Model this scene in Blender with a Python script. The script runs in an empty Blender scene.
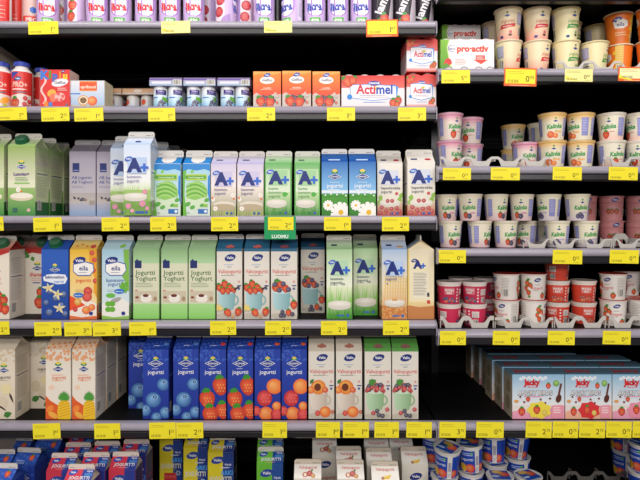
import bpy, math, random
from mathutils import Matrix, Vector
random.seed(7)
SC = bpy.context.scene
COL = SC.collection
PI = math.pi
# ---------------------------------------------------------------- camera model
CD = 1.35          # camera stands this far in front of the shelf edges
CZ = 1.15          # lens height
HOR = 222.0        # image row of the horizon
FPX = CD / 0.00255 # focal length in pixels
def PX(px, Y): return (px - 320.0) * (CD + Y) / FPX
def PZ(py, Y): return CZ - (py - HOR) * (CD + Y) / FPX
def YFROM(py, Z): return (CZ - Z) * FPX / (py - HOR) - CD   # depth at which height Z falls on row py

# ---------------------------------------------------------------- colours / materials
def C(h):
    out = []
    for i in (0, 2, 4):
        v = int(h[i:i+2], 16) / 255.0
        out.append(v / 12.92 if v <= 0.04045 else ((v + 0.055) / 1.055) ** 2.4)
    return tuple(out)
def mixc(a, b, t): return tuple(a[i] + (b[i] - a[i]) * t for i in range(3))

def mat_print(name, rough, spec=0.5, coat=0.0, bump=0.0, scale=400.0):
    m = bpy.data.materials.new(name); m.use_nodes = True
    nt = m.node_tree; b = nt.nodes['Principled BSDF']
    at = nt.nodes.new('ShaderNodeVertexColor'); at.layer_name = 'print'
    nt.links.new(at.outputs['Color'], b.inputs['Base Color'])
    ns = nt.nodes.new('ShaderNodeTexNoise'); ns.inputs['Scale'].default_value = scale * 0.2
    tc = nt.nodes.new('ShaderNodeTexCoord'); nt.links.new(tc.outputs['Object'], ns.inputs['Vector'])
    mr = nt.nodes.new('ShaderNodeMapRange')
    mr.inputs['To Min'].default_value = rough - 0.06; mr.inputs['To Max'].default_value = rough + 0.06
    nt.links.new(ns.outputs['Fac'], mr.inputs['Value']); nt.links.new(mr.outputs['Result'], b.inputs['Roughness'])
    b.inputs['Specular IOR Level'].default_value = spec
    b.inputs['Coat Weight'].default_value = coat
    b.inputs['Coat Roughness'].default_value = 0.15
    if bump:
        n2 = nt.nodes.new('ShaderNodeTexNoise'); n2.inputs['Scale'].default_value = scale
        nt.links.new(tc.outputs['Object'], n2.inputs['Vector'])
        bp = nt.nodes.new('ShaderNodeBump'); bp.inputs['Strength'].default_value = bump; bp.inputs['Distance'].default_value = 0.001
        nt.links.new(n2.outputs['Fac'], bp.inputs['Height']); nt.links.new(bp.outputs['Normal'], b.inputs['Normal'])
    return m
def mat_plain(name, col, rough, metal=0.0, noise=0.0, scale=60.0, spec=0.5, bump=0.0):
    m = bpy.data.materials.new(name); m.use_nodes = True
    nt = m.node_tree; b = nt.nodes['Principled BSDF']
    tc = nt.nodes.new('ShaderNodeTexCoord')
    ns = nt.nodes.new('ShaderNodeTexNoise'); ns.inputs['Scale'].default_value = scale
    nt.links.new(tc.outputs['Object'], ns.inputs['Vector'])
    rp = nt.nodes.new('ShaderNodeValToRGB')
    rp.color_ramp.elements[0].position = 0.3; rp.color_ramp.elements[1].position = 0.7
    rp.color_ramp.elements[0].color = tuple(c * (1 - noise) for c in col) + (1,)
    rp.color_ramp.elements[1].color = tuple(min(1, c * (1 + noise)) for c in col) + (1,)
    nt.links.new(ns.outputs['Fac'], rp.inputs['Fac']); nt.links.new(rp.outputs['Color'], b.inputs['Base Color'])
    b.inputs['Roughness'].default_value = rough; b.inputs['Metallic'].default_value = metal
    b.inputs['Specular IOR Level'].default_value = spec
    if bump:
        bp = nt.nodes.new('ShaderNodeBump'); bp.inputs['Strength'].default_value = bump; bp.inputs['Distance'].default_value = 0.001
        nt.links.new(ns.outputs['Fac'], bp.inputs['Height']); nt.links.new(bp.outputs['Normal'], b.inputs['Normal'])
    return m
M_CARTON = mat_print('coated_carton_board', 0.42, 0.4)
M_CUP = mat_print('printed_plastic_cup', 0.35, 0.45)
M_LID = mat_print('foil_lid', 0.3, 0.6, bump=0.25, scale=90)
M_BOTTLE = mat_print('shrink_sleeve_film', 0.25, 0.5)
M_TAG = mat_print('price_tag_paper', 0.4, 0.35)
M_CAP = mat_print('cap_plastic', 0.35, 0.5)
M_RAIL = mat_plain('grey_rail_plastic', C('98929f'), 0.25, 0.0, 0.04, 30)
M_LIP = mat_plain('dark_lip_enamel', C('131116'), 0.28, 0.0, 0.15, 25)
M_BOARD = mat_plain('charcoal_shelf_enamel', C('0c0b0c'), 0.6, 0.0, 0.12, 40, spec=.12)
M_DARK = mat_plain('black_fridge_lining', C('0a080b'), 0.7, 0.0, 0.25, 15, spec=0.2)
M_BEIGE = mat_plain('beige_side_panel', C('d8ccb8'), 0.5, 0.0, 0.05, 12)
M_TRAY = mat_plain('white_moulded_tray', C('c2bdb6'), 0.5, 0.0, 0.05, 120, bump=0.2)
M_TRAYG = mat_plain('grey_pulp_tray', C('5c5854'), 0.7, 0.0, 0.1, 150, bump=0.4)
M_FLOOR = mat_plain('grey_floor_tile', C('9b968f'), 0.4, 0.0, 0.08, 6)
M_GREENCLIP = mat_plain('green_sign_plastic', C('1f9a5c'), 0.4, 0.0, 0.03, 40)

# ---------------------------------------------------------------- mesh builder
class MB:
    def __init__(s): s.v = []; s.f = []; s.c = []; s.sm = []; s.d = {}
    def vid(s, p, salt):
        k = (salt, round(p[0], 6), round(p[1], 6), round(p[2], 6))
        i = s.d.get(k)
        if i is None:
            i = len(s.v); s.v.append(p); s.d[k] = i
        return i
    def face(s, pts, col, smooth=False, salt=None):
        if salt is None: salt = ('q', len(s.f))
        ids = [s.vid(p, salt) for p in pts]
        cols = col if isinstance(col, list) else [col] * len(ids)
        o = []; oc = []
        for i, c in zip(ids, cols):
            if i not in o: o.append(i); oc.append(c)
        if len(o) < 3: return
        s.f.append(o); s.c.append(oc); s.sm.append(smooth)
    def box(s, x0, y0, z0, x1, y1, z1, col):
        P = [(x, y, z) for x in (x0, x1) for y in (y0, y1) for z in (z0, z1)]
        for q in ((0,1,3,2),(4,6,7,5),(0,4,5,1),(2,3,7,6),(0,2,6,4),(1,5,7,3)):
            s.face([P[i] for i in q], col)
    def prism(s, pts, axis, a0, a1, col):          # pts 2D polygon extruded along 'x' or 'y'
        def mk(p, a): return (a, p[0], p[1]) if axis == 'x' else (p[0], a, p[1])
        s.face([mk(p, a0) for p in pts], col); s.face([mk(p, a1) for p in reversed(pts)], col)
        n = len(pts)
        for i in range(n):
            p, q = pts[i], pts[(i+1) % n]
            s.face([mk(p, a0), mk(q, a0), mk(q, a1), mk(p, a1)], col)
    def lathe(s, polys, n, cols, M=None):          # polys: list of [(r,z)..] smooth runs
        for k, run in enumerate(polys):
            col = cols[k] if isinstance(cols, list) else cols
            for i in range(len(run) - 1):
                (r0, z0), (r1, z1) = run[i], run[i+1]
                for j in range(n):
                    a0 = 2*PI*j/n - PI/2; a1 = 2*PI*(j+1)/n - PI/2
                    q = [(r0*math.cos(a0), r0*math.sin(a0), z0), (r0*math.cos(a1), r0*math.sin(a1), z0),
                         (r1*math.cos(a1), r1*math.sin(a1), z1), (r1*math.cos(a0), r1*math.sin(a0), z1)]
                    if M: q = [tuple(M @ Vector(p)) for p in q]
                    s.face(q, col, True, ('l', k))
    def flat(s, art, fn, base=0.0002, step=0.00003):   # art on a plane, fn(u_m, v_m, off) -> xyz
        for pts, cols, lay in art.clipped():
            off = base + step * lay
            s.face([fn(p[0]*.001, p[1]*.001, off) for p in pts], list(cols))
    def wrap(s, art, rb, rt, z0, h, n=32, base=0.0003, step=0.00003, ph=0.5):
        W = art.W; w = W / n
        def mp(u, v, off):
            t = v / art.H; r = rb + (rt - rb) * t + off; a = -PI/2 + (u / W - ph) * 2 * PI
            return (r*math.cos(a), r*math.sin(a), z0 + h*t)
        for pts, cols, lay in art.clipped():
            off = base + step * lay
            us = [p[0] for p in pts]
            k0 = max(0, int(math.floor(min(us)/w + 1e-6))); k1 = min(n - 1, int(math.ceil(max(us)/w - 1e-6)) - 1)
            for k in range(k0, k1 + 1):
                P, Q = clip1(pts, cols, 0, k*w, True); P, Q = clip1(P, Q, 0, (k+1)*w, False)
                if len(P) >= 3: s.face([mp(p[0], p[1], off) for p in P], list(Q), True, ('w', lay))
    def mesh(s, name, mat):
        me = bpy.data.meshes.new(name); me.from_pydata(s.v, [], s.f)
        ca = me.color_attributes.new('print', 'FLOAT_COLOR', 'CORNER')
        flat = []
        for cs in s.c:
            for c in cs: flat += [c[0], c[1], c[2], 1.0]
        ca.data.foreach_set('color', flat)
        me.polygons.foreach_set('use_smooth', s.sm)
        me.materials.append(mat); me.update()
        return me

def clip1(pts, cols, ax, lim, keep_ge):
    out = []; oc = []; n = len(pts)
    for i in range(n):
        p, q = pts[i], pts[(i+1) % n]; cp, cq = cols[i], cols[(i+1) % n]
        a = p[ax] - lim; b = q[ax] - lim
        if not keep_ge: a, b = -a, -b
        if a >= 0: out.append(p); oc.append(cp)
        if (a > 0 and b < 0) or (a < 0 and b > 0):
            t = a / (a - b)
            out.append((p[0] + (q[0]-p[0])*t, p[1] + (q[1]-p[1])*t)); oc.append(mixc(cp, cq, t))
    return out, oc

_gl = {}
def glyphs(sx, bold):
    if 'g' in sx: bold = min(bold, .010)
    k = (sx, bold)
    if k not in _gl:
        cu = bpy.data.curves.new('lettering', 'FONT'); cu.body = sx; cu.size = 1; cu.resolution_u = 2; cu.offset = bold
        ob = bpy.data.objects.new('lettering', cu)
        me = bpy.data.meshes.new_from_object(ob)
        P = [[(me.vertices[i].co.x, me.vertices[i].co.y) for i in p.vertices] for p in me.polygons]
        bpy.data.objects.remove(ob); bpy.data.curves.remove(cu); bpy.data.meshes.remove(me)
        xs = [p[0] for q in P for p in q] or [0, 1]
        _gl[k] = (P, min(xs), max(xs))
    return _gl[k]

class Art:                       # flat print laid out in millimetres, origin bottom left
    def __init__(s, W, H): s.W = W; s.H = H; s.it = []; s.lay = 0
    def add(s, polys, cols, spread=0.0):           # spread lifts prints of one call that overlap each other
        s.lay += 1
        for p in polys:
            s.it.append((p, [cols(q) for q in p] if callable(cols) else [cols]*len(p), s.lay)); s.lay += spread
    def fan(s, P, cx, cy, cin, cout):              # printed photo of a round fruit: colour runs from its middle to its edge
        s.lay += 1
        for i in range(len(P)):
            s.it.append(([(cx, cy), P[i], P[(i+1) % len(P)]], [cin, cout, cout], s.lay))
    def clipped(s):
        for pts, cols, lay in s.it:
            P, Q = pts, cols
            for ax, lim, ge in ((0, 0, True), (0, s.W, False), (1, 0, True), (1, s.H, False)):
                if P: P, Q = clip1(P, Q, ax, lim, ge)
            if len(P) >= 3: yield P, Q, lay
    def rect(s, x0, y0, x1, y1, c): s.add([[(x0,y0),(x1,y0),(x1,y1),(x0,y1)]], c)
    def grad(s, x0, y0, x1, y1, cb, ct): s.add([[(x0,y0),(x1,y0),(x1,y1),(x0,y1)]], lambda p: mixc(cb, ct, (p[1]-y0)/(y1-y0)))
    def poly(s, pts, c): s.add([pts], c)
    def ell(s, cx, cy, rx, ry, c, n=18, a=0.0):
        ca, sa = math.cos(a), math.sin(a)
        s.add([[(cx + rx*math.cos(t)*ca - ry*math.sin(t)*sa, cy + rx*math.cos(t)*sa + ry*math.sin(t)*ca) for t in [2*PI*i/n for i in range(n)]]], c)
    def dots(s, pts, r, c, n=7): s.add([[(x + r*math.cos(2*PI*i/n), y + r*math.sin(2*PI*i/n)) for i in range(n)] for x, y in pts], c, .25)
    def text(s, tx, x, y, h, c, al='c', bold=0.015, maxw=None, shear=0.0, rot=0.0):
        P, x0, x1 = glyphs(tx, bold); k = h / 0.7; w = (x1 - x0) * k; kx = k
        if maxw and w > maxw: kx = k * maxw / w; w = maxw
        ox = x - (w/2 if al == 'c' else w if al == 'r' else 0)
        cr, sr = math.cos(rot), math.sin(rot)
        def tf(p):
            a, b = ox + (p[0]-x0)*kx + p[1]*k*shear, y + p[1]*k
            return (x + (a-x)*cr - (b-y)*sr, y + (a-x)*sr + (b-y)*cr)
        s.add([[tf(p) for p in q] for q in P], c)
    def lines(s, x, y, w, n, dy, c, t=0.55, seed=1):
        r = random.Random(seed)
        s.add([[(x, y - i*dy), (x + w*(0.65 + 0.35*r.random()), y - i*dy), (x + w*(0.65+0.3), y - i*dy + t), (x, y - i*dy + t)] for i in range(n)], c)
    def barcode(s, x, y, w, h, c=C('2a2a2a'), bg=C('e8e4da'), seed=3):
        if bg: s.rect(x, y, x+w, y+h, bg)
        r = random.Random(seed); q = []; u = x + 1
        while u < x + w - 1:
            t = r.choice((.4, .7, 1.1)); q.append([(u, y+1), (u+t, y+1), (u+t, y+h-1), (u, y+h-1)]); u += t + r.choice((.5, .8, 1.0))
        s.add(q, c)
    # motifs
    def diamond(s, cx, cy, w, c):
        h = w * 0.46; s.poly([(cx-w/2, cy), (cx, cy-h/2), (cx+w/2, cy), (cx, cy+h/2)], c)
    def dairy(s, cx, cy, w, light=True):          # round green farm mark over a blue diamond
        g = C('2f8a3c'); ye = C('f0d24a')
        s.ell(cx, cy + w*.42, w*.3, w*.15, g); s.dots([(cx-w*.12, cy+w*.52), (cx, cy+w*.57), (cx+w*.12, cy+w*.52)], w*.1, ye)
        s.text('Arla', cx, cy+w*.37, w*.09, C('ffffff'))
        s.diamond(cx, cy, w*1.16, C('f2f0ea')); s.diamond(cx, cy, w, C('223a86'))
        s.text('INGMAN', cx, cy-w*.055, w*.11, C('ffffff'), bold=0.02)
    def badge(s, cx, cy, w, c=C('23347e')):         # dark blue lozenge with white lettering
        n = 20
        s.poly([(cx + w/2*math.cos(t)*(1+.08*math.sin(2*t)), cy + w*.31*math.sin(t) + w*.07*math.cos(t)) for t in [2*PI*i/n for i in range(n)]], c)
        s.text('Valio', cx, cy - w*.1, w*.22, C('ffffff'), bold=0.02)
    def leaf(s, x, y, l, a, c, k=.3):
        ca, sa = math.cos(a), math.sin(a)
        pts = [(0,0),(.3,k),(.65,k*.8),(1,0),(.65,-k*.8),(.3,-k)]
        s.poly([(x + l*(p*ca - q*sa), y + l*(p*sa + q*ca)) for p, q in pts], c)
    def strawb(s, cx, cy, r, c=C('d8302c'), a=0.0):
        n = 16; P = []
        for i in range(n):
            t = 2*PI*i/n; x = r*.9*math.sin(t)*(1 + .22*math.cos(t)); y = r*1.08*math.cos(t)
            P.append((cx + x*math.cos(a) - y*math.sin(a), cy + x*math.sin(a) + y*math.cos(a)))
        s.fan(P, cx - r*.2, cy + r*.15, mixc(c, C('ff8a5c'), .45), mixc(c, C('5c0a10'), .3))
        s.dots([(cx + r*i*.33 + r*.16*(j % 2), cy - r*.55 + j*r*.36) for i in (-1, 0, 1) for j in range(3)], r*.07, C('f3c85a'), 5)
        for k in (-1.0, -.5, 0, .5, 1.0): s.leaf(cx - r*math.sin(a), cy + r*.9*math.cos(a), r*.6, PI/2 + k*1.15 + a, C('3c8f2e'))
    def berry(s, cx, cy, r, c, hi=None):
        s.fan([(cx + r*math.cos(2*PI*i/16), cy + r*math.sin(2*PI*i/16)) for i in range(16)], cx - r*.2, cy + r*.3, mixc(c, C('ffffff'), .22), mixc(c, C('100810'), .3))
        if hi: s.ell(cx + r*.15, cy + r*.3, r*.42, r*.34, hi, 10); s.ell(cx + r*.15, cy + r*.3, r*.2, r*.16, c, 8)
    def raspb(s, cx, cy, r, c=C('d02a3a')):
        s.fan([(cx + r*math.cos(2*PI*i/16), cy + r*1.05*math.sin(2*PI*i/16)) for i in range(16)], cx - r*.2, cy + r*.3, mixc(c, C('ff9a90'), .3), mixc(c, C('4a0818'), .35)); d = mixc(c, C('ff8a80'), .35)
        s.dots([(cx + r*.42*i + (j % 2)*r*.2, cy + r*.42*j) for i in (-1, 0, 1) for j in (-1, 0, 1)], r*.17, d, 7)
    def peach(s, cx, cy, r, c=C('f09a3c'), c2=C('e0622c')):
        s.fan([(cx + r*math.cos(2*PI*i/18), cy + r*.95*math.sin(2*PI*i/18)) for i in range(18)], cx - r*.3, cy + r*.3, mixc(c, C('ffe09a'), .35), c2)
    def daisy(s, cx, cy, r, c=C('f4f2ea')):
        s.add([[(cx + r*.25*math.cos(a-.9), cy + r*.25*math.sin(a-.9)), (cx + r*math.cos(a-.22), cy + r*math.sin(a-.22)), (cx + r*1.08*math.cos(a), cy + r*1.08*math.sin(a)), (cx + r*math.cos(a+.22), cy + r*math.sin(a+.22)), (cx + r*.25*math.cos(a+.9), cy + r*.25*math.sin(a+.9))] for a in [2*PI*i/11 for i in range(11)]], c, .2)
        s.ell(cx, cy, r*.7, r*.7, c); s.ell(cx, cy, r*.26, r*.26, C('e8b52a'))
    def grass(s, y0, hmin, hmax, n, c, seed=1):
        r = random.Random(seed); q = []
        for i in range(n):
            x = r.uniform(-2, s.W+2); h = r.uniform(hmin, hmax); dx = r.uniform(-6, 6)
            q.append([(x-1.3, y0), (x+1.3, y0), (x+dx, y0+h)])
        s.add(q, c, .2)
    def mug(s, cx, cy, w, h, c):
        s.add([[(cx+w*.42+w*.3*math.cos(a)*k, cy+h*.55+h*.32*math.sin(a)*k) for a, k in [(-PI/2+PI*i/8, 1) for i in range(9)] + [(PI/2-PI*i/8, .66) for i in range(9)]]], mixc(c, C('8a8478'), .35))
        s.add([[(cx-w*.5, cy+h), (cx-w*.47, cy+h*.3), (cx-w*.36, cy), (cx+w*.36, cy), (cx+w*.47, cy+h*.3), (cx+w*.5, cy+h)]], lambda p: mixc(mixc(c, C('ffffff'), .25), mixc(c, C('3a3a40'), .3), (p[0]-cx)/w + .5))
        s.ell(cx, cy+h, w*.5, h*.09, mixc(c, C('ffffff'), .4))

# ---------------------------------------------------------------- scene-graph helpers
def put(name, me, parent=None, loc=(0,0,0), label=None):
    o = bpy.data.objects.new(name, me); COL.objects.link(o); o.location = loc
    if parent: o.parent = parent
    if label: o['label'] = label
    return o
def tag(o, label, cat, group=None):
    o['label'] = label; o['category'] = cat
    if group: o['group'] = group
    return o
def root(name, loc, label, cat, group=None, rz=0.0, scale=(1,1,1), rot=None):
    o = bpy.data.objects.new(name, None); o.empty_display_size = 0.02; COL.objects.link(o)
    o.location = loc; o.rotation_euler = rot if rot else (0, 0, rz); o.scale = scale
    return tag(o, label, cat, group)
def struct(name, me):
    o = put(name, me); o['kind'] = 'structure'; return o
# ================================================================ gable-top cartons
W0 = 68.0
CREAM = C('e9e2d4'); WHITE = C('f3f0ea'); NAVY = C('23347e'); RED = C('d22f2f'); GREY = C('8d8a88'); TXT = C('5a5760')
CART = {}
def carton(key, H, base, front, slope, fin=WHITE, gable=None, side=None, cap=None, capxy=(20, 14), back=True, D=W0, rise=24.0, finh=13.0, sidecol=None, side_gable=None):
    w, d, h = W0*.001, D*.001, H*.001; r = rise*.001; fh = finh*.001; t = .0012
    sc = sidecol or base
    mb = MB()
    e = .0012
    ring = [(-w/2+e,-d/2),(w/2-e,-d/2),(w/2,-d/2+e),(w/2,d/2-e),(w/2-e,d/2),(-w/2+e,d/2),(-w/2,d/2-e),(-w/2,-d/2+e)]
    for i in range(8):
        p, q = ring[i], ring[(i+1) % 8]
        mb.face([(p[0],p[1],0),(q[0],q[1],0),(q[0],q[1],h),(p[0],p[1],h)], base if i in (0, 1, 7) else sc)
    mb.face([(p[0],p[1],0) for p in reversed(ring)], base)
    a = Art(W0, H); front(a)
    mb.flat(a, lambda u, v, o: (u - w/2, -d/2 - o, v))
    a2 = Art(W0, H); front(a2)
    if back: mb.flat(a2, lambda u, v, o: (w/2 - u, d/2 + o, v))
    for sgn in (1, -1):
        b = Art(D, H)
        if side: side(b)
        else:
            b.lines(7, H*.82, D-14, int(H*.5/4.2), 4.2, mixc(sc, TXT, .6)); b.barcode(8, H*.1, 18, 24); b.rect(7, H*.6, D-7, H*.6+2.2, NAVY)
        if sgn > 0: mb.flat(b, lambda u, v, o: (w/2 + o, u - d/2, v))
        else: mb.flat(b, lambda u, v, o: (-w/2 - o, d/2 - u, v))
    gb = MB(); sl = math.hypot(r, d/2 - t); gc = slope
    A, B, Cc, Dd = (-w/2,-d/2,h), (w/2,-d/2,h), (w/2,d/2,h), (-w/2,d/2,h)
    R1, R2, R3, R4 = (-w/2,-t,h+r), (w/2,-t,h+r), (w/2,t,h+r), (-w/2,t,h+r)
    gb.face([A,B,R2,R1], gc); gb.face([Cc,Dd,R4,R3], gc)
    sg = side_gable or gc
    for s, P, Q, R, S in ((1, B, Cc, R2, R3), (-1, A, Dd, R1, R4)):
        I = (s*(w/2 - .010), 0, h + r*.86)
        gb.face([P, Q, I], sg); gb.face([P, I, R], sg); gb.face([Q, I, S], sg)
    if gable:
        g = Art(W0, sl*1000); gable(g)
        n = Vector((0, -r, d/2 - t)).normalized(); up = Vector((0, d/2 - t, r)).normalized()
        gn = Vector((0, -up.z, up.y))
        gb.flat(g, lambda u, v, o: (u - w/2, -d/2 + up.y*v + gn.y*o, h + up.z*v + gn.z*o))
    fb = MB(); z0 = h + r - .001; z1 = h + r + fh; c = .004
    fb.prism([(-w/2, z0), (w/2, z0), (w/2, z1-c), (w/2-c, z1), (-w/2+c, z1), (-w/2, z1-c)], 'y', -t, t, fin)
    fa = Art(W0, finh)
    fa.lines(4, finh*.35, 14, 1, 2, TXT, .9); fa.rect(W0-22, finh*.3, W0-10, finh*.3+1.2, TXT); fa.dots([(W0-6, finh*.36)], 1.3, C('2a2a30'))
    fb.flat(fa, lambda u, v, o: (u - w/2, -t - o, z0 + v))
    parts = [('body', mb.mesh(key + '_body', M_CARTON), None), ('gable_top', gb.mesh(key + '_gable', M_CARTON), None), ('sealed_fin', fb.mesh(key + '_fin', M_CARTON), None)]
    if cap:
        cb = MB(); ang = math.atan2(r, d/2 - t)
        M = Matrix.Translation((capxy[0]*.001 - w/2, -d/2 + math.cos(ang)*capxy[1]*.001, h + math.sin(ang)*capxy[1]*.001)) @ Matrix.Rotation(ang, 4, 'X')
        R = .0150
        prof = [(R, .0), (R, .011)]
        cb.lathe([[(R*1.12, 0), (R*1.12, .003)], [(R*1.12, .003), (R, .0032)], [(R, .0032), (R, .0125)], [(R, .0125), (R*.93, .0142)], [(R*.93, .0142), (0, .0142)]], 28, [cap, cap, cap, cap, mixc(cap, WHITE, .06)], M)
        for k in range(28):
            a0 = 2*PI*k/28; q = []
            ca, sa = math.cos(a0), math.sin(a0)
            P = [(R*ca - .0006*sa, R*sa + .0006*ca), ((R+.0008)*ca, (R+.0008)*sa), (R*ca + .0006*sa, R*sa - .0006*ca)]
            cb.face([tuple(M @ Vector((x, y, .004))) for x, y in P[:2]] + [tuple(M @ Vector((x, y, .012))) for x, y in reversed(P[:2])], cap)
            cb.face([tuple(M @ Vector((x, y, .004))) for x, y in P[1:]] + [tuple(M @ Vector((x, y, .012))) for x, y in reversed(P[1:])], cap)
        parts.append(('screw_cap', cb.mesh(key + '_cap', M_CAP), 'green screw cap'))
    CART[key] = dict(parts=parts, w=w, d=d, h=h + r + fh)

def side_text(bg, top=None, bot=None, stripe=NAVY, bh=.2):
    def f(b):
        if bot: b.rect(0, 0, b.W, b.H*bh, bot)
        if top: b.grad(0, b.H*.72, b.W, b.H, bg, top)
        n = int(b.H*.5/4.0)
        b.lines(8, b.H*.88, b.W-16, n//2, 4.0, mixc(bg, TXT, .65), .8, 2); b.rect(8, b.H*.6, b.W-8, b.H*.6+2.4, stripe)
        b.lines(8, b.H*.56, b.W-16, n//2+3, 4.0, mixc(bg, TXT, .65), .8, 5); b.barcode(10, b.H*.08, 20, 26)
    return f

# --- upper carton row
def f_luonto(a):
    H = a.H
    a.grad(0, H*.5, a.W, H, C('dcdcc0'), C('93ad5c')); a.rect(0, H*.36, a.W, H*.505, C('e2e4c6'))
    a.grad(0, 0, a.W, H*.4, C('3f8a42'), C('9dbd72')); a.grass(H*.28, 8, 20, 26, C('8fc25e'))
    a.ell(34, H*.27, 30, 11, C('d7cdae')); a.ell(34, H*.285, 28, 7, C('efe8d6'))
    a.daisy(26, H*.37, 6); a.dots([(33, H*.35)], 3, C('e88a2c'))
    a.dairy(34, H*.70, 26); a.text('Luonto+', 34, H*.575, 8, C('5a3a86'), bold=.03)
    a.lines(18, H*.54, 34, 3, 4, C('6f9a5a'), 1.2); a.rect(16, H*.455, 54, H*.475, C('8fbf66'))
    a.dots([(52, 14)], 5, C('d8b0a8')); a.rect(12, 8, 24, 20, C('3b6a5a'))
carton('luonto', 180, C('cfd9a8'), f_luonto, C('dfe2c8'), fin=C('dcd8cc'), side=side_text(C('cdc8b0'), C('9fbf7c'), C('2c6a32'), C('3b3f7c')), cap=C('1f6a44'), capxy=(27, 22), gable=lambda g: g.grad(0, 0, g.W, g.H, C('9dc26c'), C('dfe2c8')), side_gable=C('b9c79a'))
def f_ab(a):
    H = a.H
    a.grad(0, 0, a.W, H*.2, C('8fb3dd'), C('cfc9d8')); a.grad(0, H*.2, a.W, H*.36, C('d9cfc8'), C('cdc2c2')); a.grad(0, H*.36, a.W, H, C('dcd4dc'), C('b9afc4'))
    a.rect(8, H*.68, 26, H*.82, NAVY); a.rect(10, H*.70, 24, H*.715, C('9aa6d8'))
    a.text('AB Jogurtti', 6, H*.575, 8, C('2f4a9c'), 'l', .025, 58); a.text('AB Yoghurt', 6, H*.505, 8, C('2f4a9c'), 'l', .025, 56)
    a.lines(6, H*.46, 34, 2, 4, C('6a78a8'), .9)
    a.leaf(16, H*.26, 10, 2.2, C('4a3a48')); a.leaf(20, H*.26, 9, .6, C('4a3a48')); a.berry(35, H*.26, 5, C('5a4a64')); a.berry(42, H*.25, 4, C('a88478')); a.berry(30, H*.25, 4, C('3a2f4a'))
    a.rect(52, H*.17, 66, H*.24, C('b7a99c'))
carton('ab', 180, C('cfc8d0'), f_ab, C('a79fae'), fin=C('c9c5c6'), side=side_text(C('c4bcc4'), None, C('9fb3d4'), NAVY), gable=lambda g: g.lines(8, g.H*.7, 40, 3, 5, C('8d8598'), 1.2))
def aplus(a, y, s=1.0, sub=None, subc=C('8d86b0'), sq=C('b9cdea'), x=34):
    a.rect(x - 22*s, y - 5*s, x + 23*s, y + 34*s, sq)
    a.text('A', x - 6*s, y, 30*s, C('1f2f78'), bold=.07); a.text('+', x + 18*s, y - 3*s, 24*s, C('2f66c8'), bold=.05)
    a.badge(x - 20*s, y + 30*s, 19*s, C('3f6cc0'))
    if sub:
        for i, t in enumerate(sub): a.text(t, x - 24*s, y - 16*s - i*10*s, 7*s, subc, 'l', .015, 52)
def blob(a, cx, cy, rx, ry, c=C('f1ece2')):
    a.ell(cx, cy - ry*.5, rx, ry, mixc(c, C('a8a08c'), .4)); a.fan([(cx + rx*math.cos(2*PI*i/20), cy + ry*.7*math.sin(2*PI*i/20)) for i in range(20)], cx, cy, c, mixc(c, C('c0b8a4'), .4))
def f_apt(a):
    H = a.H
    a.grad(0, H*.5, a.W, H, C('eef0ee'), C('cfdcf0')); a.grad(0, H*.3, a.W, H*.5, C('cfe0a0'), C('eef0ee')); a.grad(0, 0, a.W, H*.36, C('5c9438'), C('a4c86c'))
    a.grass(H*.2, 14, 44, 70, C('a4c472'), 2); a.grass(0, 20, 50, 60, C('7fa850'), 4)
    blob(a, 30, H*.28, 30, 10)
    for x, y, r in ((12, 24, 7), (54, 60, 6), (48, 30, 8), (60, 18, 5)): a.daisy(x, y, r, C('e08fb4'))
    a.daisy(22, 12, 5, C('e9a3c0')); a.rect(30, 5, 52, 11, C('3a62b0')); a.dots([(58, 8)], 4, C('3a62b0'))
    aplus(a, H*.62, 1.05, ['luonnon-', 'jogurtti'])
carton('aplus_tall', 180, C('e9ecec'), f_apt, C('dfe6f2'), fin=C('e9e6e0'), side=side_text(C('dfe0dc'), C('b9cbe6'), C('7fa858')), gable=lambda g: (g.grad(0, 0, g.W, g.H, C('b6cdec'), C('e4e8f0')), g.rect(26, 10, 40, 18, NAVY)))
def f_leaf(a):
    H = a.H
    a.grad(0, 0, a.W, H, C('d9e2d2'), C('9fd0e6'))
    a.poly([(0, 0), (0, H), (12, H), (5, H*.7), (4, H*.4), (10, 0)], C('6ab53c'))
    a.poly([(a.W, H), (0, H), (0, H*.86), (14, H*.9), (34, H*.87), (54, H*.9), (a.W, H*.86)], C('2a86cf'))
    a.poly([(a.W, H*.8), (a.W, H*.2), (62, H*.45), (63, H*.75)], C('2a86cf'))
    g = C('5ca844')
    a.ell(35, H*.44, 27, H*.23, C('8cc45c'))
    for k in range(7):                              # curved crop rows running towards the lower left
        P = [(8 + 50*t, H*(.34 + .045*k) + 12*math.sin(PI*t*.9)*(1 - k*.06) - 10*t*t) for t in [i/10 for i in range(11)]]
        a.poly(P + [(x, y - 3.2) for x, y in reversed(P)], C('5fa53c') if k % 2 else C('a8d478'))
    a.poly([(8, H*.34), (30, H*.3), (58, H*.36), (62, H*.2), (30, H*.1), (8, H*.2)], C('cfe0c0'))
    for x, y, r in ((12, H*.22, 8), (24, H*.16, 7), (60, H*.3, 7), (48, H*.2, 6)): a.ell(x, y, r, r*.7, g, 12, .5)
    a.rect(8, H*.68, 60, H*.8, C('b6d24a')); a.rect(6, H*.71, 58, H*.775, C('5ea23a')); a.text('luonnonjogurtti', 33, H*.725, 4.2, C('eef4d8'), bold=.02, maxw=48)
    a.leaf(20, H*.82, 12, .9, C('7cc74c'))
    a.rect(38, 5, 62, 17, C('2a6fb8')); a.dots([(57, 11)], 4, C('e8f0f4')); a.rect(52, 22, 62, 30, C('8cc04a')); a.text('1 kg', 12, 6, 4, C('6a8a7a'), bold=.01)
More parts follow.
